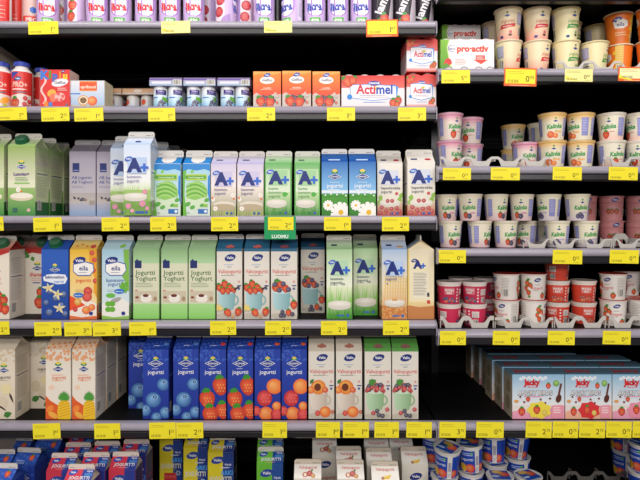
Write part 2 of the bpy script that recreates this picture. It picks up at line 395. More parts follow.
carton('leaf', 134, C('cfe0e0'), f_leaf, C('2a86cf'), fin=C('e8e4de'), side=side_text(C('2f86cc'), None, C('5aa83a'), C('1f5f9c')), gable=lambda g: (g.rect(0, g.H*.85, g.W, g.H, WHITE), g.poly([(16, g.H), (17, g.H*.45), (24, g.H*.18), (36, g.H*.1), (46, g.H*.18), (52, g.H*.45), (53, g.H)], C('ece8e2')), g.rect(0, 0, g.W, 2, C('dbe6ea'))), finh=15)
def f_app(a):
    H = a.H
    a.grad(0, H*.55, a.W, H, C('efe6e2'), C('cfc6de')); a.grad(0, 0, a.W, H*.56, C('8f8f5a'), C('efe3da'))
    a.grass(0, 20, 50, 26, C('a8b86a'), 3)
    blob(a, 36, H*.22, 30, 11, C('eae0d0')); a.ell(34, H*.16, 31, 9, C('b9a888'))
    for x, y, r in ((6, 42, 5), (12, 18, 6), (60, 52, 6)): a.daisy(x, y, r, C('f2ece4'))
    a.dots([(4, 46), (62, 44)], 3, C('e8783a')); a.dots([(44, 6), (56, 6)], 3.6, C('3a5aa8'))
    aplus(a, H*.60, 1.0, ['luonnon-', 'jogurtti'], C('6a648c'), C('cbc4e0'))
carton('aplus_pink', 134, C('e6dcd8'), f_app, C('d4cbe0'), fin=C('e4dfd8'), side=side_text(C('d6ccc8'), None, C('8f9a5c')), gable=lambda g: (g.grad(0, 0, g.W, g.H, C('b8b4da'), C('ded6e4')), g.rect(12, 16, 30, 22, C('3a3f6c'))))
def f_apg(a):
    H = a.H
    a.grad(0, H*.4, a.W, H, C('dbe8c8'), C('6fb468')); a.grad(0, 0, a.W, H*.45, C('4a8f3c'), C('c4dfa8'))
    a.rect(0, 0, 3, H, C('5aa84c')); a.rect(a.W-3, 0, a.W, H, C('5aa84c'))
    a.grad(4, H*.45, a.W-4, H*.9, C('dfead0'), C('b4d6a4'))
    a.grass(0, 10, 36, 36, C('3f8a34'), 6); blob(a, 30, H*.26, 26, 10, C('eee8de')); a.leaf(44, H*.4, 16, .2, C('4fae3e'), .4)
    a.dots([(40, 7)], 4, C('2f7a4a')); a.dots([(54, 7)], 4, C('3a5aa8'))
    aplus(a, H*.62, 1.0, ['luomu', 'luonnon-', 'jogurtti'], C('6a9a6a'), C('a4d09a'))
carton('aplus_green', 134, C('9fce8c'), f_apg, C('a9cf9c'), fin=C('e4e2d8'), side=side_text(C('7db873'), None, C('3f8a3c'), C('2f6a3c')), gable=lambda g: (g.grad(0, 0, g.W, g.H, C('6fb468'), C('cfe0c4')), g.rect(10, 16, 26, 22, C('2c4a3c'))))
def f_daisy(a):
    H = a.H
    a.grad(0, H*.4, a.W, H, C('8cc6ee'), C('1f66b4')); a.grad(0, 0, a.W, H*.405, C('2c7a22'), C('4f9c34'))
    a.grass(H*.34, 4, 12, 60, C('3f8f2c'), 3); a.dots([(10, H*.38), (24, H*.4), (40, H*.39), (56, H*.41), (63, H*.37)], 2.4, C('efeee4'), 8)
    a.rect(0, H*.415, a.W, H*.47, C('dfe9ee'))
    a.daisy(17, H*.19, 13); a.daisy(50, H*.06, 26)
    a.dairy(34, H*.72, 30); a.text('luonnon', 34, H*.6, 5, C('d4e4f4'), bold=.01); a.text('jogurtti', 34, H*.52, 10, C('f2f4f6'), bold=.03)
    a.lines(16, H*.47, 36, 1, 4, C('e8eef4'), 2)
carton('daisy', 140, C('4a96d8'), f_daisy, C('1f5aa8'), fin=C('e8e4e0'), side=side_text(C('4a90d0'), None, C('347f28'), C('1f4a94'), .4), gable=lambda g: (g.grad(0, 0, g.W, g.H, C('1c4f9e'), C('2f6cba')), g.rect(18, 6, 48, 12, C('bcd0ea'))))
def f_apb(a):
    H = a.H
    a.grad(0, 0, a.W, H, C('e4dcc8'), C('e9e4da')); a.grad(0, 0, a.W, H*.3, C('b8402c'), C('d9cdae'))
    for x, y in ((6, 40), (62, 46), (58, 36), (4, 28)): a.leaf(x, y, 16, 1.2, C('8fb84a'), .4)
    blob(a, 34, H*.26, 28, 9)
    for x, y in ((28, H*.28), (40, H*.28), (12, 22), (24, 14), (38, 18), (52, 20), (60, 12), (8, 8), (46, 6), (30, 4)): a.berry(x, y, 5.5, C('c4282c'))
    a.dots([(40, 6), (54, 6)], 3.8, C('3a5aa8')); a.raspb(52, H*.42, 4)
    aplus(a, H*.62, 1.0, ['hapankirsikka', 'jogurtti'], C('5a5a68'), C('d4d8e4'))
carton('aplus_berry', 138, C('e4ded2'), f_apb, C('e2dcd2'), fin=C('ddd8d0'), side=side_text(C('ddd6c8'), None, C('a8603c')), gable=lambda g: (g.rect(10, 12, 26, 19, C('2c3468')), g.ell(52, 15, 8, 5, C('b83038'))))
# --- middle carton row
def f_ihana(a):
    H = a.H
    a.rect(0, 0, a.W, H, C('e6dccb')); a.poly([(0, H), (0, H*.9), (20, H*.94), (44, H*.92), (a.W, H*.97), (a.W, H)], C('b8302c'))
    for x, y, an in ((14, H*.9, 3.6), (20, H*.88, 5), (10, H*.92, 2.8)): a.leaf(x, y, 14, an, C('4a8a3c'), .4)
    a.dairy(34, H*.70, 28); a.text('ihana', 30, H*.575, 11, C('d0463c'), bold=.02, shear=.2); a.lines(18, H*.54, 34, 2, 5, C('d88a7c'), 1.4); a.rect(22, H*.47, 42, H*.485, NAVY)
    a.strawb(42, H*.33, 11); a.strawb(54, H*.27, 12, C('c4282c')); a.strawb(40, H*.17, 15); a.strawb(58, H*.14, 12)
carton('ihana', 178, C('e6dccb'), f_ihana, C('b8302c'), fin=C('cfc9bd'), cap=C('2a6a48'), capxy=(42, 22), side=side_text(C('dccfb8'), None, None, C('4a4470')), gable=lambda g: g.grad(0, 0, g.W, g.H, C('c4423a'), C('d8b8a4')), side_gable=C('a8382f'))
def f_lakto(a):
    H = a.H
    a.grad(0, 0, a.W, H, C('1c3f94'), C('2f62c0'))
    a.poly([(4, H*.6), (14, H*.64), (34, H*.65), (60, H*.64), (66, H*.58), (60, H*.51), (40, H*.5), (20, H*.53), (6, H*.55)], C('e8eaf0'))
    a.dairy(34, H*.71, 24); a.text('laktoositon', 34, H*.585, 7.5, C('23347e'), bold=.025, maxw=54); a.text('jogurtti', 44, H*.525, 6, C('3f86cc'), bold=.02)
    for x, y, r in ((22, H*.4, 8), (56, H*.36, 9), (12, H*.24, 8), (50, H*.2, 9), (20, H*.1, 10), (36, H*.3, 8), (60, H*.08, 8)): a.berry(x, y, r, C('34528f'), C('7f9fd8'))
    for x, y, an in ((40, H*.36, 0), (18, H*.45, .5), (46, H*.16, .3)):
        for k in range(5): a.leaf(x, y, 17 if k % 2 == 0 else 13, an + k*2*PI/5, C('e2d6a8'), .2)
        a.dots([(x, y)], 2.4, C('d8b84a'))
carton('lakto', 180, C('2a58b4'), f_lakto, C('2a52a8'), fin=C('d8d4cc'), cap=C('1f6a44'), capxy=(30, 20), side=side_text(C('2a4f9c'), None, None, C('9fb4e0')))
def f_eila(a, bg, bg2, wave, subs, subc, yellow):
    H = a.H
    a.grad(0, 0, a.W, H, bg, bg2)
    if yellow:
        a.poly([(48, H), (50, H*.8), (62, H*.6), (60, H*.4), (a.W, H*.3), (a.W, H)], C('e8a02c'))
        for x, y in ((56, H*.95), (62, H*.85), (60, H*.7), (64, H*.55)): a.raspb(x, y, 6, C('d84a3a'))
    else:
        a.poly([(54, H), (56, H*.8), (50, H*.62), (62, H*.5), (58, H*.42), (a.W, H*.4), (a.W, H)], C('7fb84a'))
    a.badge(24, H*.84, 32); a.poly([(8, H*.79), (40, H*.83), (60, H*.8), (62, H*.7), (52, H*.62), (20, H*.62), (8, H*.68)], C('5a6aa8')); a.poly([(10, H*.78), (40, H*.815), (58, H*.785), (60, H*.7), (51, H*.635), (21, H*.635), (10, H*.685)], C('f2f0ea'))
    a.text('eila', 35, H*.70, 12, C('2a3a84'), bold=.02); a.lines(22, H*.665, 26, 1, 3, C('8d90a8'), 1.6)
    for i, t in enumerate(subs): a.text(t, 34, H*.535 - i*10, 9, subc, bold=.02, maxw=52)
    a.lines(14, H*.45 - 6, 24, 2, 4, mixc(bg2, TXT, .5), 1)
    if yellow:
        a.poly([(0, H*.3), (20, H*.26), (50, H*.28), (a.W, H*.22), (a.W, 0), (0, 0)], C('efe6da')); a.poly([(0, H*.34), (20, H*.28), (40, H*.2), (0, H*.12)], C('e8542c'))
        a.berry(20, H*.25, 9, C('f0b43c')); a.raspb(46, H*.4, 11, C('d8402f')); a.raspb(44, H*.32, 12, C('e0503a')); a.peach(42, H*.13, 11); a.peach(56, H*.17, 9); a.raspb(14, H*.14, 6)
    else:
        a.poly([(0, H*.22), (20, H*.28), (50, H*.3), (a.W, H*.24), (a.W, 0), (0, 0)], C('eeeae2')); a.ell(34, H*.27, 16, 6, C('a8a49c'), 14, .4)
        for x, y in ((16, H*.22), (26, H*.22), (16, H*.14), (26, H*.14)): a.ell(x, y, 8, 7, C('6ab03c'), 12)
        for k in range(5): a.leaf(58, H*.46, 16, 1.2 + k*.9, C('6ab03c'), .4)
        a.ell(22, H*.34, 12, 6, C('6ab84a'))
    a.ell(22 if yellow else 44, H*.345 if yellow else H*.4, 13, 6.5, C('2f74c8')); a.text('laktoositon', 22 if yellow else 44, H*.335 if yellow else H*.39, 3, C('ffffff'), bold=.01, maxw=20)
    a.poly([(0, 0), (a.W, 0), (a.W, 9), (30, 5), (0, 10)], wave); a.dots([(54, 15)], 5.5, C('2a3a84'))
carton('eila_yellow', 180, C('f0c85a'), lambda a: f_eila(a, C('f4e0b0'), C('f0bf3c'), C('e0703c'), ['jogurtti'], C('e0603c'), True), C('eec65a'), fin=C('e6e0d6'), side=side_text(C('e8c888'), C('e0a040'), C('d8703c'), C('c05a2c')), gable=lambda g: (g.grad(0, 0, g.W, g.H, C('eab84a'), C('f0d890')), g.raspb(56, 12, 7), g.dots([(14, 14), (26, 20), (40, 12)], 4, C('e0803c'))))
carton('eila_blue', 180, C('cfe2ea'), lambda a: f_eila(a, C('dfeaea'), C('a8cfe0'), C('8fc05a'), ['luonnon-', 'jogurtti'], C('44609c'), False), C('b8d8e2'), fin=C('e4e0d8'), side=side_text(C('bcd4cc'), None, C('7fb06a'), C('4a6aa0')), gable=lambda g: g.leaf(44, 6, 20, 1.0, C('8cc45a'), .35))
def f_jog(a):
    H = a.H
    a.rect(0, 0, a.W, H, C('aed4a0')); a.rect(0, H*.22, a.W, H*.80, C('d9d8bc')); a.grad(0, 0, a.W, H*.22, C('8cd066'), C('a8d88c')); a.grad(0, H*.8, a.W, H, C('b0d4a0'), C('92bc84'))
    a.rect(4, H*.73, 22, H*.84, C('1f2f68')); a.dots([(10, H*.845)], 3, C('1f2f68'))
    a.text('Jogurtti', 5, H*.635, 12, C('3a6a3c'), 'l', .025, 58); a.text('Yoghurt', 5, H*.55, 12, C('3a6a3c'), 'l', .025, 56); a.lines(6, H*.51, 48, 3, 4.5, C('6f9468'), 1.2)
    a.dots([(8, H*.4)], 4, C('c8787c')); a.rect(4, H*.24, 64, H*.40, C('cbbfa6'))
    a.ell(34, H*.285, 15, 9, C('ece6da')); a.ell(34, H*.325, 15, 4.5, C('f0ece2')); a.ell(33, H*.335, 8, 4, C('6a2f2c')); a.ell(10, H*.31, 5, 3, C('8a4a44')); a.ell(58, H*.29, 5, 6, C('a89070'))
carton('jogurtti', 180, C('b8d8a8'), f_jog, C('a8cc9c'), fin=C('e0dcd2'), side=side_text(C('a8cc98'), None, C('94cc74'), C('3a5a4a')), gable=lambda g: g.lines(10, g.H*.75, 44, 3, 6, C('86ad7c'), 1.6))
def f_valio(a, topc, mugc, fruit, fruitc, sub):
    H = a.H
    a.grad(0, 0, a.W, H, C('cfc8bb'), C('ece6da')); a.rect(0, H*.96, a.W, H, topc)
    a.badge(36, H*.87, 30); a.lines(20, H*.765, 30, 1, 4, C('8fb0cc'), 1.6); a.lines(28, H*.735, 14, 1, 4, TXT, 1.4)
    a.text('Valiojogurtti', 34, H*.65, 10, C('cf4a44'), bold=.03, maxw=62); a.lines(12, H*.615, 44, 1, 4, C('7d7870'), 1.4)
    a.dots([(60, H*.53)], 3.4, C('d89a94')); a.rect(55, H*.465, 66, H*.48, NAVY); a.dots([(60, H*.43)], 3.6, C('5a6a9c'))
    a.ell(32, H*.05, 34, 7, C('c2b9aa')); a.mug(27, H*.13, 46, H*.25, mugc)
    if fruit == 'straw':
        for x, y, r in ((8, H*.44, 10), (22, H*.49, 10), (36, H*.44, 10), (16, H*.40, 9), (46, H*.41, 7), (30, H*.40, 8)): a.strawb(x, y, r, C('d23a2c'), .3)
        for k in range(5): a.leaf(4, H*.13, 16, .3 + k*.7, C('e8cf78'), .3)
        a.leaf(44, H*.41, 24, .5, C('3a2c28'), .1); a.strawb(30, H*.09, 10, C('dc4a34'), .6); a.strawb(58, H*.10, 10, C('d23a2c'), -.3); a.berry(44, H*.04, 4, C('e8a04a'))
    elif fruit == 'mix':
        for x, y, r in ((12, H*.44, 10), (24, H*.49, 9), (38, H*.43, 10)): a.strawb(x, y, r, C('d23a2c'), .3)
        for x, y in ((32, H*.50), (22, H*.41), (46, H*.42), (10, H*.49)): a.berry(x, y, 6.5, C('3a2c54'), C('6a5a8c'))
        a.leaf(8, H*.52, 16, .7, C('4a8a3c')); a.strawb(60, H*.2, 10); a.strawb(46, H*.09, 8)
        for x, y in ((30, H*.10), (34, H*.05), (56, H*.07), (26, H*.05)): a.berry(x, y, 5.5, C('2f2848'), C('5a5080'))
    elif fruit == 'apricot':
        a.peach(26, H*.45, 20, C('f0a83c'), C('e07a2c')); a.ell(24, H*.45, 9, 10, C('6a3420')); a.peach(6, H*.41, 10); a.peach(44, H*.41, 8, C('e8603c'), C('c83a2c')); a.leaf(4, H*.5, 16, .9, C('4a7a3c'))
        a.peach(44, H*.1, 15); a.raspb(24, H*.08, 7, C('d8503c')); a.berry(64, H*.1, 5, C('c8683c'))
    else:
        for i in range(24):
            r = random.Random(i*7+3); a.berry(5 + r.random()*44, H*(.395 + .12*r.random()*(1 - abs(i % 5 - 2)*.12)), 5.5, C('c8282c') if i % 3 else C('3a2c50'), C('e87a6c') if i % 3 else None)
        a.leaf(10, H*.5, 22, .5, C('4a8a3c'), .4)
        for x, y, c in ((22, H*.09, 'c8282c'), (32, H*.12, '2f2848'), (36, H*.06, '2f2848'), (58, H*.14, 'd0403c'), (46, H*.05, '2f2848')): a.berry(x, y, 5.5, C(c))
def vgable(topc, fr):
    def g(a):
        a.rect(0, 0, a.W, a.H, topc)
        for x, y in ((28, 8), (36, 12), (42, 8), (34, 6)): a.berry(x, y, 5, fr)
    return g
carton('valio_straw', 182, C('e4ddd0'), lambda a: f_valio(a, C('2f6a8c'), C('8fc4c8'), 'straw', None, 0), C('2f6a8c'), fin=C('e0dcd4'), side=side_text(C('d8d0c2'), None, None, C('c85a50')), gable=vgable(C('2f6a8c'), C('d8402f')))
carton('valio_mix', 182, C('e4ddd0'), lambda a: f_valio(a, C('2f6a8c'), C('8fc4c8'), 'mix', None, 0), C('2f6488'), fin=C('e0dcd4'), side=side_text(C('d8d0c2'), None, None, C('c85a50')), gable=vgable(C('2c5f84'), C('a8282f')))
carton('valio_apricot', 182, C('e4ddd0'), lambda a: f_valio(a, C('cfc3b0'), C('dccbb6'), 'apricot', None, 0), C('dfd6c6'), fin=C('e0dcd4'), side=side_text(C('d8d0c2'), None, None, C('c85a50')), gable=vgable(C('dbd0bd'), C('b8542c')))
carton('valio_berry', 182, C('e4ddd0'), lambda a: f_valio(a, C('5a9a48'), C('9cc890'), 'berry', None, 0), C('5a9a48'), fin=C('e0dcd4'), side=side_text(C('d8d0c2'), None, None, C('c85a50')), gable=vgable(C('5a9a48'), C('8a1c24')))
def f_apgrass(a):
    H = a.H
    a.grad(0, H*.45, a.W, H, C('eef0dc'), C('b4d8a4')); a.grad(0, 0, a.W, H*.46, C('4a9a34'), C('e4ecc4'))
    a.grass(H*.2, 20, 60, 34, C('8cc85c'), 8); a.grass(0, 30, 60, 30, C('5aa83a'), 9); blob(a, 34, H*.22, 31, 11); a.grass(0, 8, 28, 50, C('3f8f2c'), 10)
    a.dots([(56, 9)], 4.5, C('3a6ab8')); a.rect(28, 7, 46, 11, C('3a6ab8'))
    aplus(a, H*.65, 1.0, ['luonnon-', 'jogurtti'], C('4a5a5a'), C('b4d8b4')); a.text('0%', 44, H*.485, 6, C('4a5a5a'), bold=.01); a.lines(8, H*.485, 26, 1, 4, C('6a8a6a'), 1)
carton('aplus_grass', 180, C('dfe8cc'), f_apgrass, C('b4d4a8'), fin=C('e0dcd0'), side=side_text(C('cfdcb8'), None, C('5a9a44')), gable=lambda g: (g.grad(0, 0, g.W, g.H, C('9cc88c'), C('d8e4cc')), g.rect(12, 14, 28, 21, C('2c3a4a'))))
def f_grain(a):
    H = a.H
    a.grad(0, H*.5, a.W, H, C('eedcb8'), C('b4cdea')); a.grad(0, 0, a.W, H*.5, C('d8904a'), C('f0dfb8'))
    for i in range(9):
        x = 6 + i*7
        a.poly([(x, H*.2), (x+1.5, H*.2), (x+4, H*.62), (x+2.6, H*.62)], C('e0b860'))
        for k in range(5): a.ell(x + 2 + k*.5, H*(.4 + .045*k), 3, 2, C('e8c476'), 8, .8)
    blob(a, 34, H*.25, 28, 9); a.poly([(0, H*.2), (20, H*.17), (44, H*.15), (a.W, H*.18), (a.W, 0), (0, 0)], C('c87f42'))
    r = random.Random(5); a.dots([(r.uniform(0, 68), r.uniform(2, H*.16)) for _ in range(60)], 2.2, C('e0a868'), 6); a.ell(34, H*.28, 8, 2.5, C('d89a54'))
    a.dots([(56, 9)], 4.5, C('3a6ab8')); a.rect(28, 7, 46, 11, C('3a6ab8'))
    aplus(a, H*.65, 1.0, ['jogurtti'], C('6a74a8'), C('b8cbe8')); a.dots([(14, H*.51)], 2, C('3a4a94'))
def s_grain(b):
    H = b.H
    b.grad(0, H*.2, b.W, H, C('eee0b8'), C('eadfc0')); b.grad(0, 0, b.W, H*.25, C('cf8a4a'), C('ead49c')); b.rect(0, 0, 4, H, C('e0c468'))
    b.rect(14, H*.30, 54, H*.67, C('ece4cc')); b.lines(15, H*.655, 36, 15, 4.0, C('7d7a74'), 1.3)
    b.text('A', 26, H*.73, 20, C('1f2f78'), bold=.06); b.text('+', 40, H*.72, 16, C('2f66c8'), bold=.05); b.badge(17, H*.84, 15)
    b.rect(50, H*.22, 58, H*.27, C('c83a34')); b.rect(50, H*.32, 56, H*.38, C('3a3a4a')); b.poly([(0, H*.2), (30, H*.17), (b.W, H*.19), (b.W, 0), (0, 0)], C('c4804a'))
carton('grain', 180, C('e8dcc0'), f_grain, C('bcd0e6'), fin=C('e2dcce'), side=s_grain, gable=lambda g: (g.grad(0, 0, g.W, g.H, C('9cb8e0'), C('d4dce8')), g.rect(12, 14, 28, 21, C('2c3468')), g.ell(50, 12, 10, 4, C('c89a5a'))), sidecol=C('e8dcb8'), side_gable=C('e6d8b4'))
# --- lower carton row
def f_vanilla(a):
    H = a.H
    a.grad(0, 0, a.W, H, C('dccfb8'), C('e8decb')); r = random.Random(2)
    a.dots([(r.uniform(0, 68), r.uniform(H*.8, H)) for _ in range(26)], 3, C('d8c2a0'), 8)
    a.dairy(40, H*.7, 28); a.text('jogurtti', 40, H*.58, 8, C('5a4a44'), bold=.01); a.lines(26, H*.55, 30, 1, 4, C('8a7a70'), 1)
    for k in range(6): a.leaf(46, H*.43, 18, k*PI/3, C('e8d9a8'), .3)
    a.ell(18, H*.34, 12, 16, C('d3c4a8')); a.ell(38, H*.24, 12, 15, C('d8cab0')); a.leaf(54, H*.38, 30, -1.2, C('3a2c22'), .09); a.leaf(26, H*.2, 26, -.6, C('3a2c22'), .09)
    a.leaf(8, H*.12, 24, .5, C('3f7a34'), .35); a.leaf(40, 8, 22, .4, C('3f7a34'), .35)
carton('vanilla', 180, C('dfd2bc'), f_vanilla, C('ddcfb8'), fin=C('c8c0b2'), side=side_text(C('cfc2ac'), None, None, C('4a4470')))
def f_pine(a):
    H = a.H
    a.rect(0, 0, a.W, H, C('ece2d2')); r = random.Random(4)
    a.dots([(r.uniform(0, 68), r.uniform(H*.84, H)) for _ in range(40)], 3.4, C('eba878'), 8)
    a.dairy(34, H*.72, 30); a.text('jogurtti', 36, H*.575, 9, C('e0784a'), bold=.03); a.lines(16, H*.63, 38, 1, 4, C('e89a74'), 1.6); a.lines(20, H*.55, 34, 1, 4, C('e89a74'), 1.4); a.ell(16, H*.46, 8, 6, C('f0cfb8'))
    a.poly([(0, 0), (0, H*.34), (12, H*.27), (34, H*.2), (34, 0)], C('e0602c')); a.ell(12, H*.15, 11, 8, C('f08a3c'), 14, .6); a.ell(20, H*.06, 14, 7, C('f0b048'), 14, -.5)
    a.poly([(34, 0), (32, H*.1), (35, H*.23), (44, H*.28), (58, H*.28), (66, H*.22), (a.W, H*.1), (a.W, 0)], C('efc02c'))
    a.add([[(34 + 3, H*.03 + k*7), (66, H*.08 + k*7), (66, H*.085 + k*7 + .6), (37, H*.035 + k*7 + .6)] for k in range(6)], C('c8902c'))
    for k in range(11): a.leaf(50, H*.27, 26 - abs(k-5)*1.5, PI/2 + (k-5)*.24, C('3f8a34') if k % 2 else C('5aa848'), .16)
carton('pineapple', 180, C('e8dece'), f_pine, C('ecc9a8'), fin=C('dfd8ca'), side=side_text(C('d8d2c6'), None, None, C('5a5490')), gable=lambda g: g.dots([(6+i*7.5, 6 + (i*11 % 20)) for i in range(9)], 4, C('e8955c'), 9))
def blue_base(a, word):
    H = a.H; r = random.Random(9)
    a.grad(0, 0, a.W, H, C('1a2f8c'), C('2a46ac')); a.dots([(r.uniform(0, 68), r.uniform(H*.84, H)) for _ in range(40)], 3.2, C('3f62c4'), 8)
    a.dairy(34, H*.80, 27); a.diamond(34, H*.80, 42, C('e8eaf2')); a.diamond(34, H*.80, 36, C('22368c')); a.text('INGMAN', 34, H*.787, 4.4, C('f2f2f6'), bold=.02)
    a.text(word, 34, H*.65, 10, C('f0f0f4'), bold=.03); a.lines(24, H*.72, 20, 1, 4, C('c4cce8'), 1.4)
def f_blueb(a):
    blue_base(a, 'jogurtti'); H = a.H
    for x, y, r in ((54, H*.5, 17), (28, H*.28, 21), (6, H*.13, 16), (60, H*.1, 16), (36, H*.03, 14)): a.fan([(x + r*math.cos(2*PI*i/18), y + r*.96*math.sin(2*PI*i/18)) for i in range(18)], x - r*.25, y + r*.2, C('7fb2de'), C('2c5a9c')); a.ell(x + r*.2, y + r*.35, r*.42, r*.3, C('8fb6d8')); a.dots([(x + r*.2 + r*.2*math.cos(k*1.26), y + r*.35 + r*.15*math.sin(k*1.26)) for k in range(5)], r*.1, C('2c4a86'))
def f_straw(a):
    blue_base(a, 'jogurtti'); H = a.H
    for x, y, r in ((54, H*.47, 22), (20, H*.28, 22), (28, H*.06, 22), (60, H*.12, 20)): a.strawb(x, y, r, C('dc4428'), .12)
def f_rasp(a):
    blue_base(a, 'jogurtti'); H = a.H
    a.peach(52, H*.47, 21, C('f0983c'), C('e86a2c')); a.raspb(26, H*.30, 20, C('d83038')); a.peach(30, H*.08, 19, C('ee8a34'), C('e0602c')); a.raspb(58, H*.07, 16, C('d83038')); a.peach(58, H*.19, 12); a.raspb(4, H*.12, 12, C('dc4038'))
for k, fn, gc in (('blueberry', f_blueb, '5a88c8'), ('strawberry', f_straw, 'd8402f'), ('peach', f_rasp, 'e0602f')):
    carton(k, 180, C('22399c'), fn, C('24409c'), fin=C('e6e2dc'), side=side_text(C('243c96'), None, None, C('8fa4dc')), gable=lambda g, gc=gc: (g.dots([(4+i*5.5, 5 + (i*13 % 24)) for i in range(12)], 3.4, C('3f62bc'), 8), g.lines(26, 12, 20, 1, 3, C('c8d0ea'), 1.6), g.ell(58, 18, 7, 5, C(gc))))
# --- bottom deck cartons (seen from above)
def f_bstraw(a):
    blue_base(a, 'jogurtti'); a.strawb(22, a.H*.28, 17); a.strawb(54, a.H*.2, 17)
carton('blue_short', 162, C('2340a0'), f_bstraw, C('2f56b4'), fin=C('ded8d0'), side=side_text(C('203a94'), None, None, C('8fa4dc')), gable=lambda g: (g.dots([(4+i*5.5, 5 + (i*13 % 30)) for i in range(12)], 4, C('4a70c8'), 8), g.lines(10, 12, 26, 2, 6, C('c8d4f0'), 1.6), g.strawb(50, 22, 8, C('e0483c'))), side_gable=C('2a489c'), D=58.0)
def arki(g, col, split, y, k=1.0):
    pass
def g_arki(main, right):
    def g(a):
        a.rect(0, 0, a.W, a.H, main); a.rect(40, 0, a.W, a.H, right); a.badge(16, a.H*.78, 22, C('2c50b0'))
        a.text('ARKI', 56, a.H*.56, 6.5, C('58a4ec'), bold=.03, maxw=24); a.text('JOGURTTI', 36, a.H*.3, 8, C('e8e8ee'), bold=.03, maxw=56); a.text('Hyvä', 58, a.H*.82, 5, C('e8e8f4'), bold=.02); a.lines(22, a.H*.16, 30, 1, 3, C('e8a0a0'), 1.5)
    return g
def f_arki(main, right, fruit):
    def f(a):
        H = a.H
        a.rect(0, 0, a.W, H, main); a.rect(40, 0, a.W, H, right); a.badge(26, H*.86, 34, C('2c469c'))
        a.lines(34, H*.72, 28, 1, 4, C('dfe4f4'), 2.4); a.text('Hyvä', 54, H*.765, 6, C('e8e8f4'), bold=.02); a.text('ARKI', 50, H*.6, 13, C('58a4ec'), bold=.03, maxw=32); a.text('JOGURTTI', 33, H*.49, 13, C('dcd9c4'), bold=.04, maxw=60)
        a.lines(8, H*.45, 50, 1, 4, mixc(main, TXT, .5), 1.2)
        a.rect(14, H*.04, 50, H*.4, C('c82c34'))
        for i in range(9): a.raspb(20 + (i % 3)*12, H*(.09 + .12*(i//3)), 7, fruit)
        a.dots([(55, H*.4)], 7, C('dfe4f0')); a.dots([(55, H*.4)], 5.4, C('5a6a94'))
    return f
carton('arki_red', 162, C('d83a50'), f_arki(C('d83a50'), C('2c3c94'), C('d84a4a')), C('d83a50'), fin=C('e6d8ca'), side=side_text(C('2a347c'), None, C('d8cbb8'), C('d84a50'), .45), gable=g_arki(C('dc3c52'), C('2f45a0')), side_gable=C('cfc4b2'), sidecol=C('2a347c'), D=58.0)
carton('arki_yellow', 162, C('e9d630'), f_arki(C('e9d630'), C('24408c'), C('d83a3c')), C('e6d22c'), fin=C('e6e2d4'), side=side_text(C('1f3474'), None, C('d8d2bc'), C('e0cc3c'), .3), gable=g_arki(C('e6d22c'), C('24408c')), side_gable=C('c8c2ac'), sidecol=C('1f3474'), D=58.0)
carton('arki_green', 162, C('6cbf3c'), f_arki(C('6cbf3c'), C('24509c'), C('8cc84a')), C('6cbf3c'), fin=C('e2decf'), side=side_text(C('24468c'), None, C('d8d2bc'), C('6cbf3c'), .3), gable=g_arki(C('74c840'), C('24509c')), side_gable=C('c4c8ac'), sidecol=C('24468c'), D=58.0)
def f_vshort(fruit):
    def f(a):
        H = a.H
        a.grad(0, 0, a.W, H, C('d8cfc0'), C('ece5d8')); a.badge(36, H*.8, 32); a.text('Valiojogurtti', 34, H*.55, 9, C('cf4a44'), bold=.03, maxw=60); a.mug(28, H*.1, 40, H*.2, C('d8c8b0')); fruit(a, 28, H*.36, 1.2)
    return f
def fr_apple(a, x, y, k):
    a.berry(x - 9*k, y, 7*k, C('c83a34')); a.ell(x - 9*k, y, 4*k, 5*k, C('f0e0c0')); a.berry(x + 3*k, y + 3*k, 8*k, C('d0402f')); a.berry(x + 12*k, y - 3*k, 6*k, C('e0a04a')); a.leaf(x + 6*k, y + 9*k, 9*k, .8, C('5a8a3c'))
def fr_banana(a, x, y, k):
    a.poly([(x - 12*k, y - 2*k), (x - 6*k, y - 7*k), (x + 6*k, y - 6*k), (x + 13*k, y + 2*k), (x + 14*k, y + 6*k), (x + 9*k, y + 1*k), (x, y - 2*k)], C('e6bc3c')); a.poly([(x - 10*k, y + 2*k), (x - 3*k, y - 2*k), (x + 8*k, y), (x + 13*k, y + 7*k), (x + 4*k, y + 3*k)], C('efcc58')); a.berry(x - 9*k, y - 4*k, 4*k, C('b8642c'))
for k, fr in (('white_apple', fr_apple), ('white_banana', fr_banana)):
    carton(k, 162, C('e2d9ca'), f_vshort(fr), C('f0ebe2'), fin=C('d0c4b2'), side=side_text(C('cfc4b2'), None, None, C('c85a50')), gable=lambda g, fr=fr: (g.text('Valiojogurtti', 34, g.H*.68, 7.5, C('cf4a44'), bold=.03, maxw=46), fr(g, 36, g.H*.26, .95)), side_gable=C('cfc4b2'), D=58.0)

def place_carton(key, x0, x1, Y, z, label, group, rot=0.0, sz=1.0):
    c = CART[key]; w = (x1 - x0) * (CD + Y) / FPX
    s = w / c['w']
    cx = PX((x0 + x1)/2, Y)
    r = root('yogurt_carton', (cx, Y + c['d']/2, z), label, 'carton', group, math.radians(rot), (s, 1, sz))
    if abs(rot) > 45: r.scale = (1, s, sz)
    for n, me, lb in c['parts']: put(n, me, r, label=lb)
    return r
